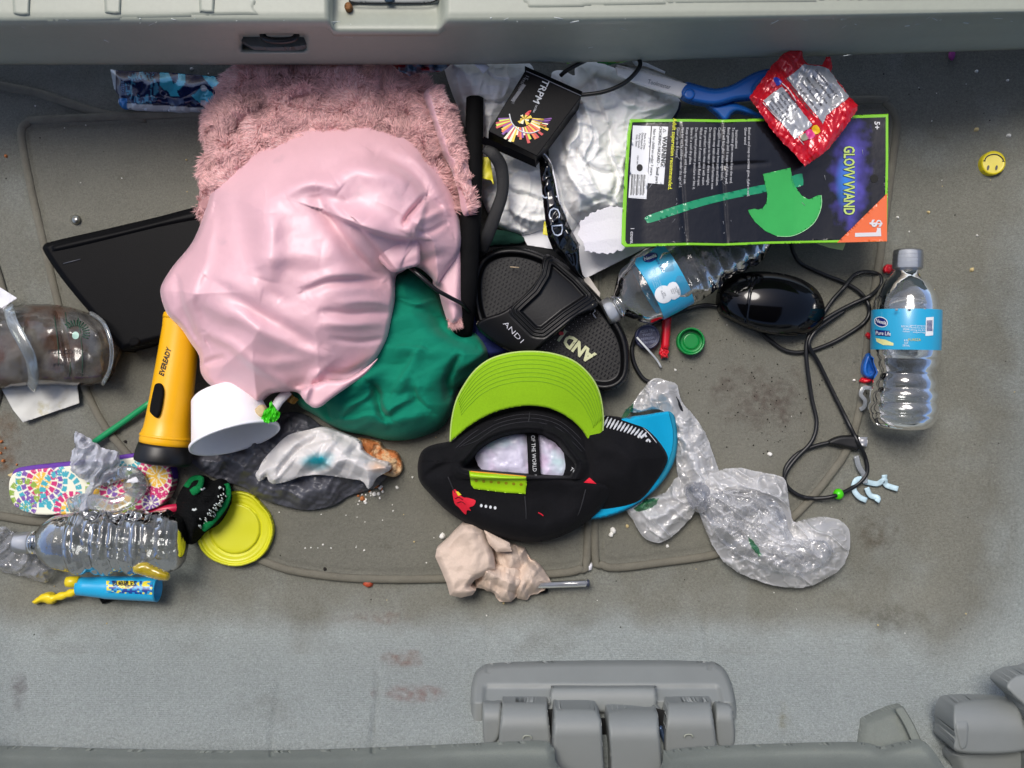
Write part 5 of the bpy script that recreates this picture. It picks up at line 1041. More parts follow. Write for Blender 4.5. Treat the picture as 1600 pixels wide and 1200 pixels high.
# mouse with cable and plug
t = thing('computer_mouse', 'glossy black computer mouse with a tangled thin black cable and plug', 'mouse', (1207, 475, .0))
mp = sm([(1124, 478), (1125, 455), (1132, 438), (1150, 428), (1180, 424), (1215, 426), (1250, 435), (1276, 452), (1288, 476), (1287, 500), (1274, 517), (1245, 524), (1210, 521), (1175, 510), (1145, 496), (1130, 488)], 5)
def mz(X, Y, D):
    u = ((X - 1207) * .995 + (Y - 474) * .1) / 92; v = (-(X - 1207) * .1 + (Y - 474) * .995) / 60
    return .004 + .036 * np.sqrt(np.clip(1 - (u * u + v * v), .02, 1)) - .0010 * np.exp(-(((X - 1170) + (Y - 470) * .15) / 1.0) ** 2) * (D > 3)
mo = hf('mouse_shell', mp, mz, black_gl, t, res=1.4, base=.003)
MT = bvh([mo])
hf('scroll_wheel', ell(1146, 460, 9, 3.5, 14), lambda X, Y, D: on(MT, -.001, .02)(X, Y, D) + .003 * dome(D, 3), black_rub, t, res=1.2)
tube('wheel_slot', onk([(1132, 456), (1150, 460), (1170, 465)], MT, .0002), .0003, M('slot_dark', (2, 2, 3), .6), t, seg=5)
cab = M('cable_rubber', (14, 15, 18), .42)
cr_ = .0021
def cable(pts, z0=.006, **kw):
    q = sm([(p[0], p[1]) for p in pts], 6, False); zb = np.array([fz(x, y) for x, y in q]) + z0
    if len(pts[0]) > 2: zb = zb + np.interp(np.linspace(0, 1, len(q)), np.linspace(0, 1, len(pts)), [p[2] for p in pts])
    return tube('cable', np.column_stack([q, zb]), cr_, cab, t, seg=10, smooth_n=1)
cable([(1128, 470, .006), (1112, 480, .0), (1090, 478), (1060, 488)] if False else [(1236, 380, .02), (1240, 395, .01), (1252, 412, .0), (1285, 428, .0), (1320, 442, .0), (1345, 458, .001), (1358, 480, .002), (1352, 502, .0), (1320, 525, .0), (1290, 540, .0), (1258, 550, .0), (1228, 548, .0), (1198, 528, .0), (1165, 500, .0), (1130, 482, .0), (1100, 477, .0), (1065, 486, .001), (1030, 500, .004), (1000, 518, .006), (988, 540, .001), (990, 565, .0), (1002, 588, .0), (1015, 597, .0), (1035, 602, .004), (1055, 622, .010), (1066, 645, .008)], .0030)
cable([(1284, 494, .004), (1300, 470, .002), (1318, 450, .006), (1335, 430, .003), (1355, 425, .002), (1374, 430, .001), (1376, 445, .001), (1360, 462, .005), (1330, 476, .003), (1300, 492, .003), (1275, 510, .004), (1262, 530, .005), (1260, 560, .004), (1268, 620, .002), (1276, 660, .002), (1268, 690, .003), (1245, 715, .003), (1230, 735, .003), (1226, 752, .002), (1238, 768, .001), (1262, 778, .001), (1300, 776, .008), (1335, 760, .002), (1354, 740, .001), (1352, 715, .001), (1340, 690, .010), (1320, 650, .001), (1300, 610, .001), (1278, 565, .002), (1264, 540, .007), (1272, 520, .007), (1290, 505, .004), (1320, 485, .001)], .0034)
cable([(1226, 748, .002), (1228, 730, .002), (1245, 710, .001), (1270, 698, .001), (1298, 691, .002)], .0034)
hf('usb_plug', sm([(1295, 688), (1312, 681), (1335, 680), (1342, 682), (1342, 702), (1330, 702), (1312, 698), (1296, 695)], 4), lambda X, Y, D: gz(X, Y) + .008 + .005 * dome(D, 5), M('plug_rubber', (14, 14, 15), .5, bump=(300, .1)), t, res=1.3, base=.003)
usb = hf('usb_tip', [(1341, 683), (1356, 683), (1355, 698), (1341, 698)], lambda X, Y, D: gz(X, Y) + .009 + .001 * soft(D, 2), steel, t, res=1.3, base=.004)
for y in (686.5, 693): decal('usb_hole', [(1345, y), (1349, y), (1349, y + 3), (1345, y + 3)], bvh([usb]), M('usb_hole_light', (235, 235, 235), .5), t, .0003, res=1.3)

# toy card
t = thing('toy_card', 'black and green backing card picturing a toy axe, with an orange price corner', 'packaging card', (1180, 280, .06))
cd = [(984, 186), (1080, 186), (1130, 187), (1230, 184), (1388, 178), (1388, 250), (1386, 377), (1300, 379), (1200, 381), (1130, 384), (1080, 383), (977, 386), (971, 381), (972, 340), (976, 270), (980, 210)]
def cz(X, Y, D=None): return .078 + .0012 * ss(1300, 1395, np.asarray(X) + .35 * (np.asarray(Y) - 300)) + .002 * ss(1010, 972, X) + .0032 * np.sin((X - 975) / 75.0 + .004 * (Y - 180)) + .0025 * np.cos((Y - 180) / 70) + .0008 * np.abs(((X - 1062) / 60) % 2 - 1) - folds(np.asarray(X, float), np.asarray(Y, float), [([(1062, 190), (1066, 290), (1073, 380)], .0014, 2, 5), ([(1127, 188), (1130, 290), (1137, 382)], .0014, 2, 5), ([(1080, 262), (1200, 255)], .001, 4, 4)])
def cf(off): return lambda X, Y, D: cz(X, Y) + off
gbd = M('lime_border_print', (128, 200, 40), .22, coat=.25, bump=(14, .15))
hf('card_sheet', cd, cf(0), gbd, t, res=2, thick=.0012)
def ccol(X, Y):
    c = np.tile(np.array(lin((20, 20, 24))), (len(X), 1)); e = np.hypot((X - 1329) / 30, (Y - 268) / 92); n = fbm(X, Y, 14, 4, 3)
    g = np.clip(1.15 - e + .5 * n, 0, 1)[:, None]; g2 = np.clip(1.0 - np.hypot((X - 1322) / 18, (Y - 285) / 50), 0, 1)[:, None]
    c = c * (1 - g) + np.array(lin((86, 76, 176))) * g; c = c * (1 - g2) + np.array(lin((50, 130, 215))) * g2
    return c
card_m = M('card_print', (20, 20, 22), .17, attr=True, coat=.35, bump=((14, .35), (60, .3)), bdist=.0015)
inn = [(988, 191), (1080, 190), (1130, 191), (1230, 188), (1384, 183), (1384, 250), (1382, 373), (1300, 375), (1200, 377), (1130, 380), (1080, 379), (980, 381), (977, 377), (978, 340), (981, 270), (985, 210)]
hf('printed_field', inn, cf(.0004), card_m, t, res=2, col=ccol)
FT2 = bvh([c for c in t.children if c.name.startswith('printed_field')])
CT = FT2
def cpoly(nm, pl, m_, off=.0003, res=3): return hf(nm, pl, cf(.0004 + off), m_, t, res=res)
cwm = M('card_white', (226, 228, 230), .35, coat=.2)
cpoly('white_panel', [(989, 196), (1017, 197), (1010, 311), (982, 309)], cwm); cpoly('white_panel', [(1019, 197), (1044, 198), (1037, 288), (1012, 286)], cwm)
kbl = M('card_black_ink', (14, 14, 16), .5); kyl = M('card_yellow_ink', (225, 225, 40), .4); kwh = M('card_white_ink', (205, 205, 208), .45)
def ct(s_, x, y, h_, m_, ang=-94, off=.0008, **kw): return text(s_, x, y, h_, ang, None if False else FT2, m_, t, off, **kw)
ct('WARNING:', 1037, 237, 7.2, kbl, bold=.02, xs=.95); ct('\u25B3', 1038, 204, 5, kbl)
ct('CHOKING HAZARD - Small parts', 1029, 243, 4.6, kbl, bold=.01, xs=1.0); ct('Not for children under 3 years.', 1020, 238, 4.4, kbl, xs=.95)
ct('Made in China\nDistributed by\nParty Goods\nCity, State', 1001, 220, 3.2, kbl); ct('ITEM 1001', 996, 250, 2.4, kbl)
cpoly('print_dot', ell(999.5, 262, 4.8, 5.6), kbl, .0006, 1.5)
cpoly('barcode_white', [(987, 271), (1013, 272), (1010, 309), (984, 308)], cwm, .0005)
for k_, wdt in enumerate([2, 1, 1.4, .8, 2, 1, .8, 1.6, 1, 2, .8]): y0 = 0; cpoly('barcode_bar', [(987 + k_ * 2.1, 272 + .1 * k_), (987 + k_ * 2.1 + wdt * .65, 272 + .1 * k_), (985 + k_ * 2.1 + wdt * .65, 305), (985 + k_ * 2.1, 305)], kbl, .0009, .7)
ct('Adult supervision recommended.', 1050.5, 241, 6.2, kyl, bold=.012, xs=.97)
para = ['Glow up to 8 hours.', 'Not for use by children under the age of 5.', 'Keep original package until ready to use.', 'Store in a cool dry place.', 'Do not bend product or puncture or bite it.',
        'Wash at once if contact with fluid in eyes.', 'If the product leaks rinse skin with water.', 'Do not expose to heat or direct sunlight.', 'Contents may stain cloth and furniture now.', 'Caution: keep away from pets and babies.', 'Light will fade after about eight hours.', 'Bend gently until it snaps and shake well.', 'To activate glow remove from the card.']
for k_, s_ in enumerate(para): ct(s_, 1059.5 + k_ * 7.2 - 0, 199, 4.2, kwh, ang=-92.5, align='LEFT', xs=.93 if len(s_) > 30 else 1)
ct('Instructions', 1151, 203, 4.4, kwh, ang=-91, align='LEFT'); ct('Bend axe and snap to activate glow, shake it well.', 1171, 199, 4.2, kwh, ang=-91, align='LEFT', xs=.93); ct('Glow wand', 1165, 199, 4.2, kwh, ang=-91, align='LEFT')
agr = M('axe_print', (30, 142, 98), .22, coat=.3, bump=(14, .3)); ahd = M('axe_head_print', (56, 166, 80), .22, coat=.3, bump=(14, .3), var=(30, .10))
cpoly('axe_handle', sm([(1010, 338), (1055, 322), (1100, 309), (1150, 298), (1198, 288), (1199, 299), (1150, 309), (1100, 321), (1056, 335), (1016, 348), (1010, 345)], 3), agr, .0003)
cpoly('axe_head', [(1192, 272), (1235, 262), (1238, 278), (1243, 292), (1252, 305), (1264, 312), (1274, 307), (1278, 305), (1283, 305), (1284, 316), (1281, 331), (1272, 348), (1256, 361), (1236, 369), (1214, 369), (1196, 361), (1180, 347), (1171, 334), (1169, 328), (1180, 326), (1184, 328), (1192, 325), (1198, 316), (1199, 304), (1196, 290)], ahd, .0006, 2)
cpoly('axe_tab', sm([(1236, 276), (1252, 271), (1254, 275), (1255, 289), (1241, 293), (1238, 286)], 2), agr, .0006, 2)
tube('axe_outline', [(x, y, float(cz(np.array([x]), np.array([y]))[0]) + .0011) for x, y in [(1283, 305), (1284, 316), (1281, 331), (1272, 348), (1256, 361), (1236, 369), (1214, 369)]], .0003, M('pale_green_ink', (170, 230, 170), .4), t, seg=5)
ylg = M('title_ink', (186, 208, 110), .35); blo = M('title_shadow_ink', (40, 60, 90), .4)
ct('GLOVV VVAND', 1325.5, 282, 17, blo, ang=-90, off=.0006, bold=.06, xs=.66); ct('GLOVV VVAND', 1326, 282, 17, ylg, ang=-90, off=.0010, bold=.02, xs=.66)
ct('5+', 1370, 196, 8.5, kwh, ang=-91, bold=.03); ct('1 count', 987.5, 368, 6, kwh, ang=-92, bold=.01)
cpoly('hang_hole', ell(1366, 279, 6.5, 6.5), M('hole_dark', (30, 30, 28), .9), .0005, 1.5); 
cpoly('price_corner', [(1386, 302), (1386, 377), (1308, 379)], M('orange_print', (226, 104, 52), .3, coat=.3, bump=(14, .2)), .0007)
ct('$', 1369, 349, 17, kwh, ang=-91, off=.0014, bold=.02, xs=1.0)
cpoly('numeral_bar', [(1336, 364), (1371, 363), (1370, 356), (1376, 356), (1377, 369), (1336, 370)], kwh, .0011)
crk = M('crease_ink', (150, 152, 156), .6)
for k_ in range(46):
    x = R.choice([1063, 1128]) + R.gauss(0, 5) if k_ < 30 else R.uniform(990, 1370); y = R.uniform(200, 372); a = R.choice([1.4, 1.7, .8, 2.2]); l = R.uniform(2, 9)
    pts = [(x + l * q_ * math.cos(a), y + l * q_ * math.sin(a)) for q_ in (0, .5, 1)]
    tube('crease_mark', [(p[0], p[1], float(cz(np.array([p[0]]), np.array([p[1]]))[0]) + .0012) for p in pts], R.choice([.00012, .0002]), crk, t, seg=4, smooth_n=1, kind='stuff')

# red candy wrapper
t = thing('candy_wrapper', 'torn red candy wrapper with silver text panels lying on the scissors and toy card', 'wrapper', (1258, 165, .08))
rw = M('red_foil', (196, 16, 34), .2, coat=.5, bump=((70, .6), (220, .35)), metal=.1, bdist=.001)
rp = jag([(1245, 72), (1252, 78), (1256, 92), (1262, 100), (1285, 102), (1291, 88), (1298, 88), (1300, 104), (1298, 112), (1312, 130), (1326, 150), (1341, 164), (1340, 172), (1326, 192), (1312, 212), (1292, 236), (1258, 260), (1252, 254), (1240, 238), (1222, 222), (1204, 200), (1192, 182), (1171, 152), (1190, 126), (1205, 104), (1222, 86)], .9, 4, 2)
rz_ = lambda X, Y, D: .092 + .003 * soft(D, 10) + .005 * crumple(X, Y, 44, 14, 5) + .0016 * crumple(X, Y, 15, 15) + folds(X, Y, [([(1222, 118), (1250, 160), (1278, 196)], .004, 4, 8)])
ro = hf('wrapper_film', rp, rz_, rw, t, res=1.2, thick=.0006)
RT = bvh([ro]); silf = M('silver_foil_print', (176, 178, 182), .25, coat=.4, bump=((70, .5), (220, .3)), metal=.25); dk = M('dark_ink', (70, 66, 72), .5)
decal('silver_panel', jag([(1229, 122), (1257, 100), (1285, 104), (1295, 108), (1310, 130), (1327, 151), (1292, 180), (1286, 194), (1277, 182)], .8, 5, 5), RT, silf, t, .0005, res=1.5)
decal('silver_panel', jag([(1192, 157), (1222, 135), (1270, 195), (1242, 217)], .8, 5, 6), RT, silf, t, .0005, res=1.5)
def tx(s_, x, y, h_, a_): text(s_, x, y, h_, a_, RT, dk, t, .0010, bold=.01)
for k_, s_ in enumerate(['Nutrition Facts', 'Serving size 1 bag', 'Amount per serving', 'Calories  140', 'Total Fat 1g  1%', 'Sodium 15mg  1%', 'Total Carb 31g']): tx(s_, 1199 + k_ * 5.2 + 8, 157 + 24 - k_ * 3.7 - 6 + 2, 3.6, -51)
for k_, s_ in enumerate(['INGREDIENTS: sugar, corn', 'syrup, gelatin, citric acid', 'natural flavors, red 40', 'keep cool and dry place', 'made in a facility that', 'Distributed by Candy Co']): tx(s_, 1254 + k_ * 7.5, 158 - k_ * 5.6, 3.8, -51)
for c_, pl in (((40, 60, 170), [(1208, 122), (1215, 121), (1222, 128), (1214, 134)]), ((235, 190, 40), [(1268, 200), (1276, 195), (1282, 205), (1274, 210)]), ((210, 60, 130), [(1258, 206), (1268, 202), (1274, 212), (1264, 218)]), ((150, 150, 130), [(1250, 212), (1260, 208), (1264, 216), (1254, 220)]), ((210, 70, 90), [(1204, 130), (1208, 126), (1213, 132), (1208, 137)])):
    decal('fruit_print', sm(pl, 2), RT, M('fruit_ink', c_, .3), t, .0010, res=1.3)
foil_w = M('foil_glint_print', (225, 210, 212), .4)
for pts in ([(1222, 130), (1234, 142), (1244, 158)], [(1192, 160), (1206, 176), (1222, 192)], [(1246, 214), (1256, 226)], [(1300, 166), (1318, 158)]):
    tube('torn_white_edge', onk(pts, RT, .0008), .0004, foil_w, t, seg=5, smooth_n=2 if len(pts) > 2 else 1)

# smiling badge
t = thing('smiley_badge', 'small round yellow smiling face badge lying on the carpet at the right', 'badge', (1552, 255, 0))
bd_ = hf('badge_disc', ell(1552, 254.5, 19.5, 18.5, -25, 40), lambda X, Y, D: gz(X, Y) + .005 + .0012 * dome(D, 3), M('badge_yellow', (214, 196, 14), .35), t, res=1.3, base=.001)
BD = bvh([bd_]); kb2 = M('badge_black', (20, 18, 10), .4)
for x in (1544, 1557): decal('eye', ell(x, 262, 1.9, 4.2, 12, 14), BD, kb2, t, .0004, res=1)
tube('mouth', onk([(1538, 252), (1542, 245), (1550, 241.5), (1559, 242), (1566, 247), (1568, 252)], BD, .0002), .0006, kb2, t, seg=6)
for x, y in ((1538, 251), (1568, 252)): tube('mouth_corner', onk([(x - 2, y + .5), (x, y), (x + 2, y + .8)], BD, .0002), .0004, kb2, t, seg=5)

# bottle caps and small plastic things
def bcap(label, x, y, r, m_, txt=None):
    t = thing('bottle_cap', label, 'cap', (x, y, 0), 'loose screw caps'); g = g1(x, y) + .0035
    hf('cap_shell', ell(x, y, r, r, 0, 60) + 0 * .1, lambda X, Y, D: g + .012 - .009 * ss(2.2, 4, D) * (txt is None) - .0008 * (txt is not None) * ss(2, 4, D), m_, t, res=.9, base=g)
    for k_ in range(30):
        a = k_ * math.pi / 15; tube('grip_rib', [(x + (r + .3) * math.cos(a), y + (r + .3) * math.sin(a), g + z_) for z_ in (.001, .006, .0115)], .0005, m_, t, seg=5, smooth_n=1)
    return t
gc = M('green_cap_plastic', (8, 130, 58), .3, sss=.05); bcap('bright green screw cap lying open side up below the black mouse', 1080, 533, 21, gc)
tt_ = [o for o in bpy.data.objects if o.name.startswith('bottle_cap')][-1]
hf('cap_floor_ring', ell(1080, 533, 13, 13), lambda X, Y, D: g1(1080, 533) + .0072 + .001 * dome(D, 2), gc, tt_, res=1.2)
nc = M('navy_cap_plastic', (34, 38, 66), .4); t2 = bcap('dark navy screw cap with raised lettering inside the cable loop', 1012, 526, 19, nc, 'x')
NB = bvh([c for c in t2.children if c.name.startswith('cap_shell')]); pal = M('pale_navy_print', (110, 116, 140), .5)
for k_, s_ in enumerate(['ICED TEA', 'TWIST', 'REFRESH', 'OPEN HERE']): text(s_, 1012, 517 + k_ * 6, 4, 8, NB, pal, t2, .0004, bold=.01)
t = thing('red_stick', 'bright red plastic stick with a chewed end beside the navy screw cap', 'stick', (1040, 530, 0))
hf('stick_body', [(1036, 494), (1049, 496), (1046, 540), (1044, 546), (1034, 545), (1034, 538)], lambda X, Y, D: .010 + .005 * dome(D, 5), red_pl, t, res=1.3, base=.004)
hf('chewed_end', jag([(1032, 544), (1044, 544), (1044, 558), (1034, 560), (1030, 552)], 1.2, 3, 3), lambda X, Y, D: .009 + .004 * crumple(X, Y, 6, 3) + .002 * dome(D, 3), red_pl, t, res=1, base=.004)
wq = M('clear_sliver', (200, 204, 206), .3)
tube('plastic_sliver', [(995, 527, .018), (1012, 546, .019), (1026, 562, .010), (1033, 574, .006)], .0010, wq, None, flat=.5, label='thin clear plastic sliver lying over the navy screw cap', cat='sliver', smooth_n=3)
bal = [((1388, 420), 9, 7, red_pl, 'limp red balloon scrap beside the neck of the labelled upright bottle'), ((1358, 525), 5, 6, red_pl, 'small red balloon scrap beside the blue bottle label'), ((1353, 594), 10, 5, red_pl, 'red balloon scrap under the blue one by the bottle waist')]
for (x, y), a, b, m_, lb_ in bal:
    hf('balloon_scrap', jag(ell(x, y, a, b, 0, 14), 1.2, 3, int(x)), lambda X, Y, D: g1(x, y) + .006 + .004 * dome(D, 4) + .002 * vn(X / 4, Y / 4), m_, None, res=1.1, base=.001, label=lb_, cat='balloon', group='balloon scraps by the right bottle')
hf('balloon_scrap', sm([(1354, 553), (1362, 554), (1368, 570), (1372, 582), (1362, 592), (1350, 588), (1347, 574)], 3), lambda X, Y, D: g1(1355, 575) + .008 + .007 * dome(D, 6) - .003 * ss(6, 9, D), blue_pl, None, res=1.1, base=.001, label='limp blue balloon scrap beside the waist of the right bottle', cat='balloon', group='balloon scraps by the right bottle')
strip_m = clear('clear_strip', (226, 232, 236), .35, .08, edge=.5, bump=(80, .6))
tube('plastic_strip', [(1362, 607, .01), (1350, 606, .012), (1345, 616, .012), (1352, 626, .010), (1350, 636, .008), (1344, 640, .006)], .0022, strip_m, None, flat=.3, label='curled clear plastic strip beside the base of the right bottle', cat='strip')
t = thing('torn_bottle_strip', 'twisted pale blue label strips lying on the carpet under the plug cable', 'strip', (1365, 755, 0))
for pts in ([(1338, 712), (1342, 728), (1350, 742), (1352, 755)], [(1352, 748), (1338, 750), (1334, 764), (1342, 776), (1354, 782)], [(1350, 752), (1370, 756), (1382, 750), (1385, 758), (1403, 764)], [(1354, 762), (1360, 774), (1372, 778), (1370, 784)], [(1382, 752), (1382, 742)]):
    tube('strip', [(x, y, fz(x, y) + .003 + .004 * R.random()) for x, y in pts], .0028, M('pale_blue_film', (186, 212, 222), .35, var=(120, .25)) if pts[0][0] != 1338 or pts[0][1] != 712 else strip_m, t, flat=.25, smooth_n=4)
gbz = g1(1310, 772)
lathe('green_bead', P(1302, 772, gbz + .0075), P(1318, 772, gbz + .0075), [(.5 - .5 * math.cos(a), .0054 * math.sin(a) + .0001) for a in np.linspace(0, math.pi, 16)], M('lime_bead', (70, 200, 10), .3), None, seg=24, label='small bright green ball under the cable loop', cat='ball')
hf('purple_gum', sm([(1484, 80), (1490, 76), (1493, 84), (1489, 94), (1483, 90)], 3), lambda X, Y, D: gz(X, Y) + .003 + .003 * dome(D, 3), M('purple_gum', (160, 60, 140), .6), None, res=1, base=.001, label='small purple lump on the carpet at the upper right', cat='gum')

# brown napkin and pen
nap = M('brown_napkin', (208, 188, 172), .9, bump=((500, .4), (110, .7)), var=((40, .04), (900, .04)), spec=.1)
t = thing('paper_napkin', 'crumpled pinkish brown paper napkin below the lime brimmed cap', 'napkin', (770, 885, 0))
hf('napkin_back', jag([(770, 838), (800, 850), (820, 858), (826, 870), (840, 882), (855, 898), (859, 908), (855, 918), (840, 928), (828, 930), (824, 938), (808, 936), (790, 910), (770, 880)], 1.5, 5, 8), lambda X, Y, D: .010 + .016 * soft(D, 20) + .010 * crumple(X, Y, 30, 4, 5, .05) * soft(D, 4) + .003 * crumple(X, Y, 19, 14, 4, .1), nap, t, smooth=False, res=1.2, base=.002)
hf('napkin_front', jag([(726, 842), (740, 850), (760, 858), (776, 880), (800, 880), (816, 890), (828, 906), (816, 920), (808, 930), (798, 940), (780, 940), (772, 928), (756, 920), (744, 918), (740, 900), (730, 870)], 1.2, 5, 9), lambda X, Y, D: .016 + .020 * soft(D, 24) + .010 * crumple(X, Y, 36, 5, 5, .05) * soft(D, 4) + .003 * crumple(X, Y, 20, 15, 4, .1), nap, t, smooth=False, res=1.2, base=.004)
hf('napkin_fold', [(708, 833), (722, 820), (740, 820), (756, 828), (764, 846), (772, 870), (774, 890), (760, 898), (742, 906), (734, 916), (744, 922), (738, 930), (720, 934), (703, 930), (698, 912), (690, 892), (680, 870), (682, 858), (700, 842)], lambda X, Y, D: .030 + .009 * soft(D, 10) + .007 * crumple(X, Y, 70, 7, 4, .05) + .0018 * crumple(X, Y, 24, 8, 4, .15) + folds(X, Y, [([(730, 826), (745, 860), (740, 900)], .006, 16, 12)]), nap, t, smooth=False, res=1.3, base=.010)
hf('napkin_corner', [(756, 828), (776, 838), (796, 848), (800, 862), (776, 863), (764, 850)], lambda X, Y, D: .036 + .004 * soft(D, 8), nap, t, res=1.4, thick=.0008)
t = thing('ballpoint_pen', 'clear barrelled pen with its end sticking out from the brown napkin', 'pen', (890, 912, 0))
lathe('barrel', P(835, 914, .016), P(918, 911, .013), [(0, .0036), (.95, .0037), (1, .0036)], clear('pen_barrel', (176, 184, 200), .30, .08, edge=.4), t, seg=16)
lathe('ink_tube', P(840, 914, .016), P(910, 911, .013), [(0, .0012), (1, .0012)], M('ink_tube', (120, 124, 140), .4), t, seg=10)
lathe('pen_plug', P(915, 911.2, .013), P(921, 911, .013), [(0, .0037), (.8, .0037), (1, .003)], M('pen_plug', (50, 56, 72), .4), t, seg=16)
hf('pen_cap', sm([(838, 922), (848, 919), (856, 921), (854, 926), (842, 927)], 3), lambda X, Y, D: gz(X, Y) + .007 + .003 * dome(D, 3), black_pl, t, res=1.2, base=.003)

# clear crinkled plastic bag
bagm = clear('bag_film', (243, 244, 246), .04, .11, bump=(110, .25), edge=.22, hazecol=(252, 252, 254), gl=1.0, attr=True)
t = thing('plastic_bag', 'knotted crinkled clear plastic bag lying on the carpet right of the two caps', 'bag', (1160, 780, 0))
def lines(X, Y, sc, seed, w_, ax=1.0, ang=0):
    c, s_ = math.cos(ang), math.sin(ang); U = (X * c + Y * s_) * ax; W = -X * s_ + Y * c
    n = fbm(U, W, sc, seed, 3, .55); return np.exp(-(n / w_) ** 2)
def bag(poly, z0, h_, seed, a=.006, sc=34, fl=(), ang=0.6, base=.46):
    def ln(X, Y): return lines(X, Y, sc * 1.5, seed, .05, .45, ang), lines(X, Y, sc * .8, seed + 9, .05, .6, ang + .5)
    def z(X, Y, D):
        l1, l2 = ln(X, Y)
        return z0 + h_ * .7 * soft(D, 44) + (a * .8 * l1 + a * .35 * l2 + a * .25 * lines(X, Y, sc * .4, seed + 21, .07, .8, ang - .7) + a * crumple(X, Y, sc * 1.3, seed, 4, .2)) * soft(D, 6) + folds(X, Y, fl)
    def col(X, Y):
        l1, l2 = ln(X, Y); D = segd(X, Y, np.asarray(poly))[0]; f = folds(X, Y, fl) if fl else 0
        l3 = lines(X, Y, sc * .4, seed + 21, .07, .8, ang - .7)
        v = base - .03 + .26 * l1 + .24 * l2 + .16 * l3 + .5 * ss(-.05, .45, fbm(X, Y, 60, seed + 4, 3)) * ss(4, 30, D) + np.clip(f / .008, -.2, 1) * .3 + .12 * np.exp(-(D / 1.5) ** 2)
        v = np.clip(v, 0.02, .85); return np.stack([v, v, v], -1)
    return hf('bag_film', jag(poly, .7, 6, seed), z, bagm, t, res=1.3, base=z0 - .004, col=col)
neck = sm([(1020, 592), (1040, 594), (1058, 602), (1064, 625), (1085, 650), (1104, 680), (1116, 715), (1124, 742), (1110, 775), (1100, 800), (1090, 790), (1078, 775), (1060, 745), (1056, 700), (1050, 660), (1030, 640), (990, 645), (985, 636), (1000, 615)], 3)
b1 = bag(neck, .012, .014, 3, fl=[([(1045, 620), (1075, 690), (1100, 770)], .008, 8, 8), ([(1060, 650), (1084, 700), (1100, 750)], -.006, 5, 6)])
leaf = sm([(1080, 775), (1085, 800), (1060, 830), (1040, 845), (1024, 848), (1004, 838), (990, 815), (978, 795), (1000, 785), (1040, 770), (1060, 745)], 3)
bag(leaf, .012, .014, 6, fl=[([(1080, 778), (1040, 800), (1000, 815)], .006, 6, 6), ([(1084, 790), (1050, 815), (1030, 840)], .005, 5, 6), ([(1075, 772), (1030, 780), (990, 795)], .005, 5, 6)])
main = sm([(1085, 760), (1095, 745), (1120, 736), (1150, 731), (1180, 736), (1210, 742), (1228, 752), (1234, 790), (1240, 815), (1262, 812), (1290, 808), (1318, 816), (1328, 835), (1326, 865), (1314, 888), (1290, 905), (1255, 918), (1215, 916), (1175, 904), (1140, 886), (1118, 860), (1104, 830), (1092, 800), (1082, 780)], 3)
bag(main, .012, .020, 9, .007, 40, fl=[([(1095, 770), (1140, 790), (1200, 800)], .008, 8, 10), ([(1110, 800), (1160, 850), (1230, 890)], .008, 9, 9), ([(1180, 800), (1230, 850), (1290, 850)], .007, 8, 10), ([(1240, 820), (1245, 850), (1280, 880)], -.005, 6, 8), ([(1100, 750), (1160, 760), (1220, 770)], .006, 7, 8)])
bag(sm([(1100, 780), (1150, 765), (1200, 775), (1225, 800), (1240, 840), (1290, 845), (1300, 870), (1260, 895), (1200, 890), (1150, 865), (1115, 830)], 3), .034, .006, 19, .005, 26, base=.05)
hf('bag_knot', sm([(1072, 762), (1090, 752), (1108, 762), (1112, 784), (1100, 800), (1084, 798), (1074, 780)], 3), lambda X, Y, D: .026 + .012 * soft(D, 14) + .003 * crumple(X, Y, 16, 3), film, t, res=1.2, base=.014)
gpr = clear('green_bag_print', (150, 200, 165), .35, .2, edge=.3, hazecol=(50, 130, 80))
BGT = bvh([c for c in t.children if c.name.startswith('bag_film')])
for pl in ([(990, 795), (1010, 780), (1030, 778), (1026, 788), (1012, 796), (998, 800)], [(1168, 838), (1178, 846), (1190, 866), (1186, 870), (1174, 856)], [(978, 640), (990, 630), (988, 642), (974, 656), (968, 656)]):
    decal('green_print', jag(pl, 1.2, 4, 3), BGT, gpr, t, .0008, res=1.3)

# crumbs, foam and grit
foamw = M('foam_crumb', (232, 230, 224), .8, bump=(300, .3)); brn = M('brown_crumb', (180, 110, 60), .8, bump=(300, .5)); drk = M('dark_grit', (30, 26, 22), .9); tan = M('tan_crumb', (200, 180, 130), .8)
def lump(x, y, r, seed, asp=1.0):
    rr = random.Random(seed); z = fz(x, y); V = []; F = []; n = 7; rot = rr.uniform(0, 3)
    for i in range(n):
        a = rot + 2 * math.pi * i / n; q_ = r * rr.uniform(.65, 1.15); V.append(PV(x + q_ * math.cos(a) * asp, y + q_ * math.sin(a), z - .0005))
    for i in range(n):
        v = V[i]; c = PV(x, y, z); V.append(c + (v - c) * .7 + np.array([0, 0, r * S * rr.uniform(.7, 1.1) + .0005]))
    V.append(PV(x, y, z + r * S * 1.2))
    for i in range(n):
        j = (i + 1) % n; F += [[i, n + i, n + j, j], [n + i, 2 * n, n + j]]
    return V, F
def grit(name, spots_, m_, label, cat, kind='stuff', **kw):
    V = []; F = []
    for k_, (x, y, r) in enumerate(spots_):
        v, f = lump(x, y, r, k_ + len(name)); b = len(V); V += v; F += [[b + i for i in q_] for q_ in f]
    o = _mesh(name, V, F, m_, None, True, label=label, cat=cat, kind=kind); return o
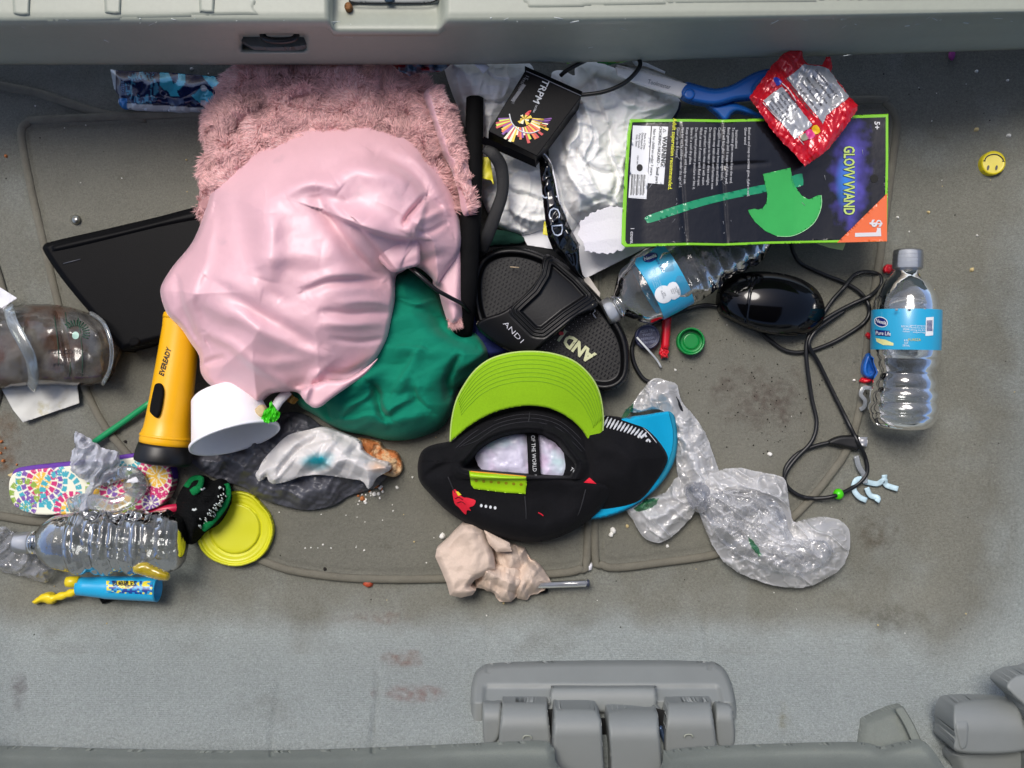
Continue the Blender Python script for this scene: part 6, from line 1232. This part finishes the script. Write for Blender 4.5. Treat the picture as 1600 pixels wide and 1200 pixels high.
for (x, y, r, lb_) in ((958, 828, 6, 'white foam bit on the right floor panel below the turquoise brim, upper of the pair'), (955, 835, 5, 'white foam bit below the turquoise brim, lower of the pair'), (953, 606, 5, 'white foam bit at the tip of the black slide, nearest its edge'), (964, 602, 4, 'white foam bit at the tip of the black slide, right of the other one'), (691, 838, 6, 'white foam bit at the left corner of the brown napkin')):
    v, f = lump(x, y, r, int(x)); _mesh('foam_bit', v, f, foamw, None, True, label=lb_, cat='foam', group='white foam bits')
v, f = lump(921, 885, 7, 5); _mesh('paper_bit', v, f, white_pap, None, True, label='white paper bit at the corner where the two floor panels meet', cat='paper')
v, f = lump(577, 911, 7, 5, 1.5); _mesh('red_chip', v, f, M('chip_red', (170, 70, 40), .6, var=(300, .5)), None, True, label='small red and tan chip on the front piping of the left panel', cat='chip')
v, f = lump(120, 345, 3, 5); 
v, f = lump(22, 742, 6, 9, 1.6); _mesh('dry_flake', v, f, tan, None, True, label='pale dry flake above the toe of the flower flip flop', cat='flake')
cl = [(572 + R.gauss(0, 26), 768 + R.gauss(0, 12), R.uniform(1.2, 3.4)) for _ in range(26)] + [(R.uniform(430, 620), R.uniform(770, 860), R.uniform(1, 2)) for _ in range(26)] + [(600 - 6, 762, 4), (585, 772, 4.5)]
grit('bread_crumbs', cl, foamw, 'scattered pale bread crumbs on the carpet below the dark grey bag', 'crumbs')
grit('brown_crumbs', [(566, 778, 5), (560, 774, 3), (588, 758, 5), (596, 764, 3), (578, 768, 3), (27, 726, 2), (6, 720, 3.5), (3, 690, 3), (10, 244, 3), (2, 708, 2.5), (9, 700, 2)], brn, 'brown crumbs beside the bread crust and at the left edge', 'crumbs')
wl_ = [(R.uniform(0, 1600), R.uniform(110, 1000), R.uniform(.7, 1.5)) for _ in range(60)] + [(1525, 112, 3), (1574, 126, 2.5), (1575, 212, 4), (1402, 340, 2.6), (1526, 368, 2), (1055, 578, 2.5), (1203, 710, 4.5), (1334, 594, 3), (300, 108, 3), (1345, 690, 2), (1043, 853, 3), (1420, 362, 1.6)]
grit('white_specks', wl_, foamw, 'tiny white specks scattered over the carpet', 'specks')
grit('tan_flakes', [(R.uniform(0, 1600), R.uniform(110, 980), R.uniform(.8, 2)) for _ in range(40)] + [(1518, 422, 4), (1525, 203, 4), (1450, 332, 3), (980, 822, 3)], tan, 'small tan flakes scattered over the carpet', 'flakes')
grit('dark_grit', [(R.gauss(1180, 90), R.gauss(610, 60), R.uniform(.7, 1.6)) for _ in range(110)] + [(R.uniform(0, 1600), R.uniform(110, 1000), R.uniform(.6, 1.4)) for _ in range(120)] + [(192, 700, 4), (196, 690, 3), (508, 889, 3.5), (188, 695, 3)], drk, 'dark grit scattered over the carpet', 'grit')
hr = M('hair', (60, 44, 32), .6)
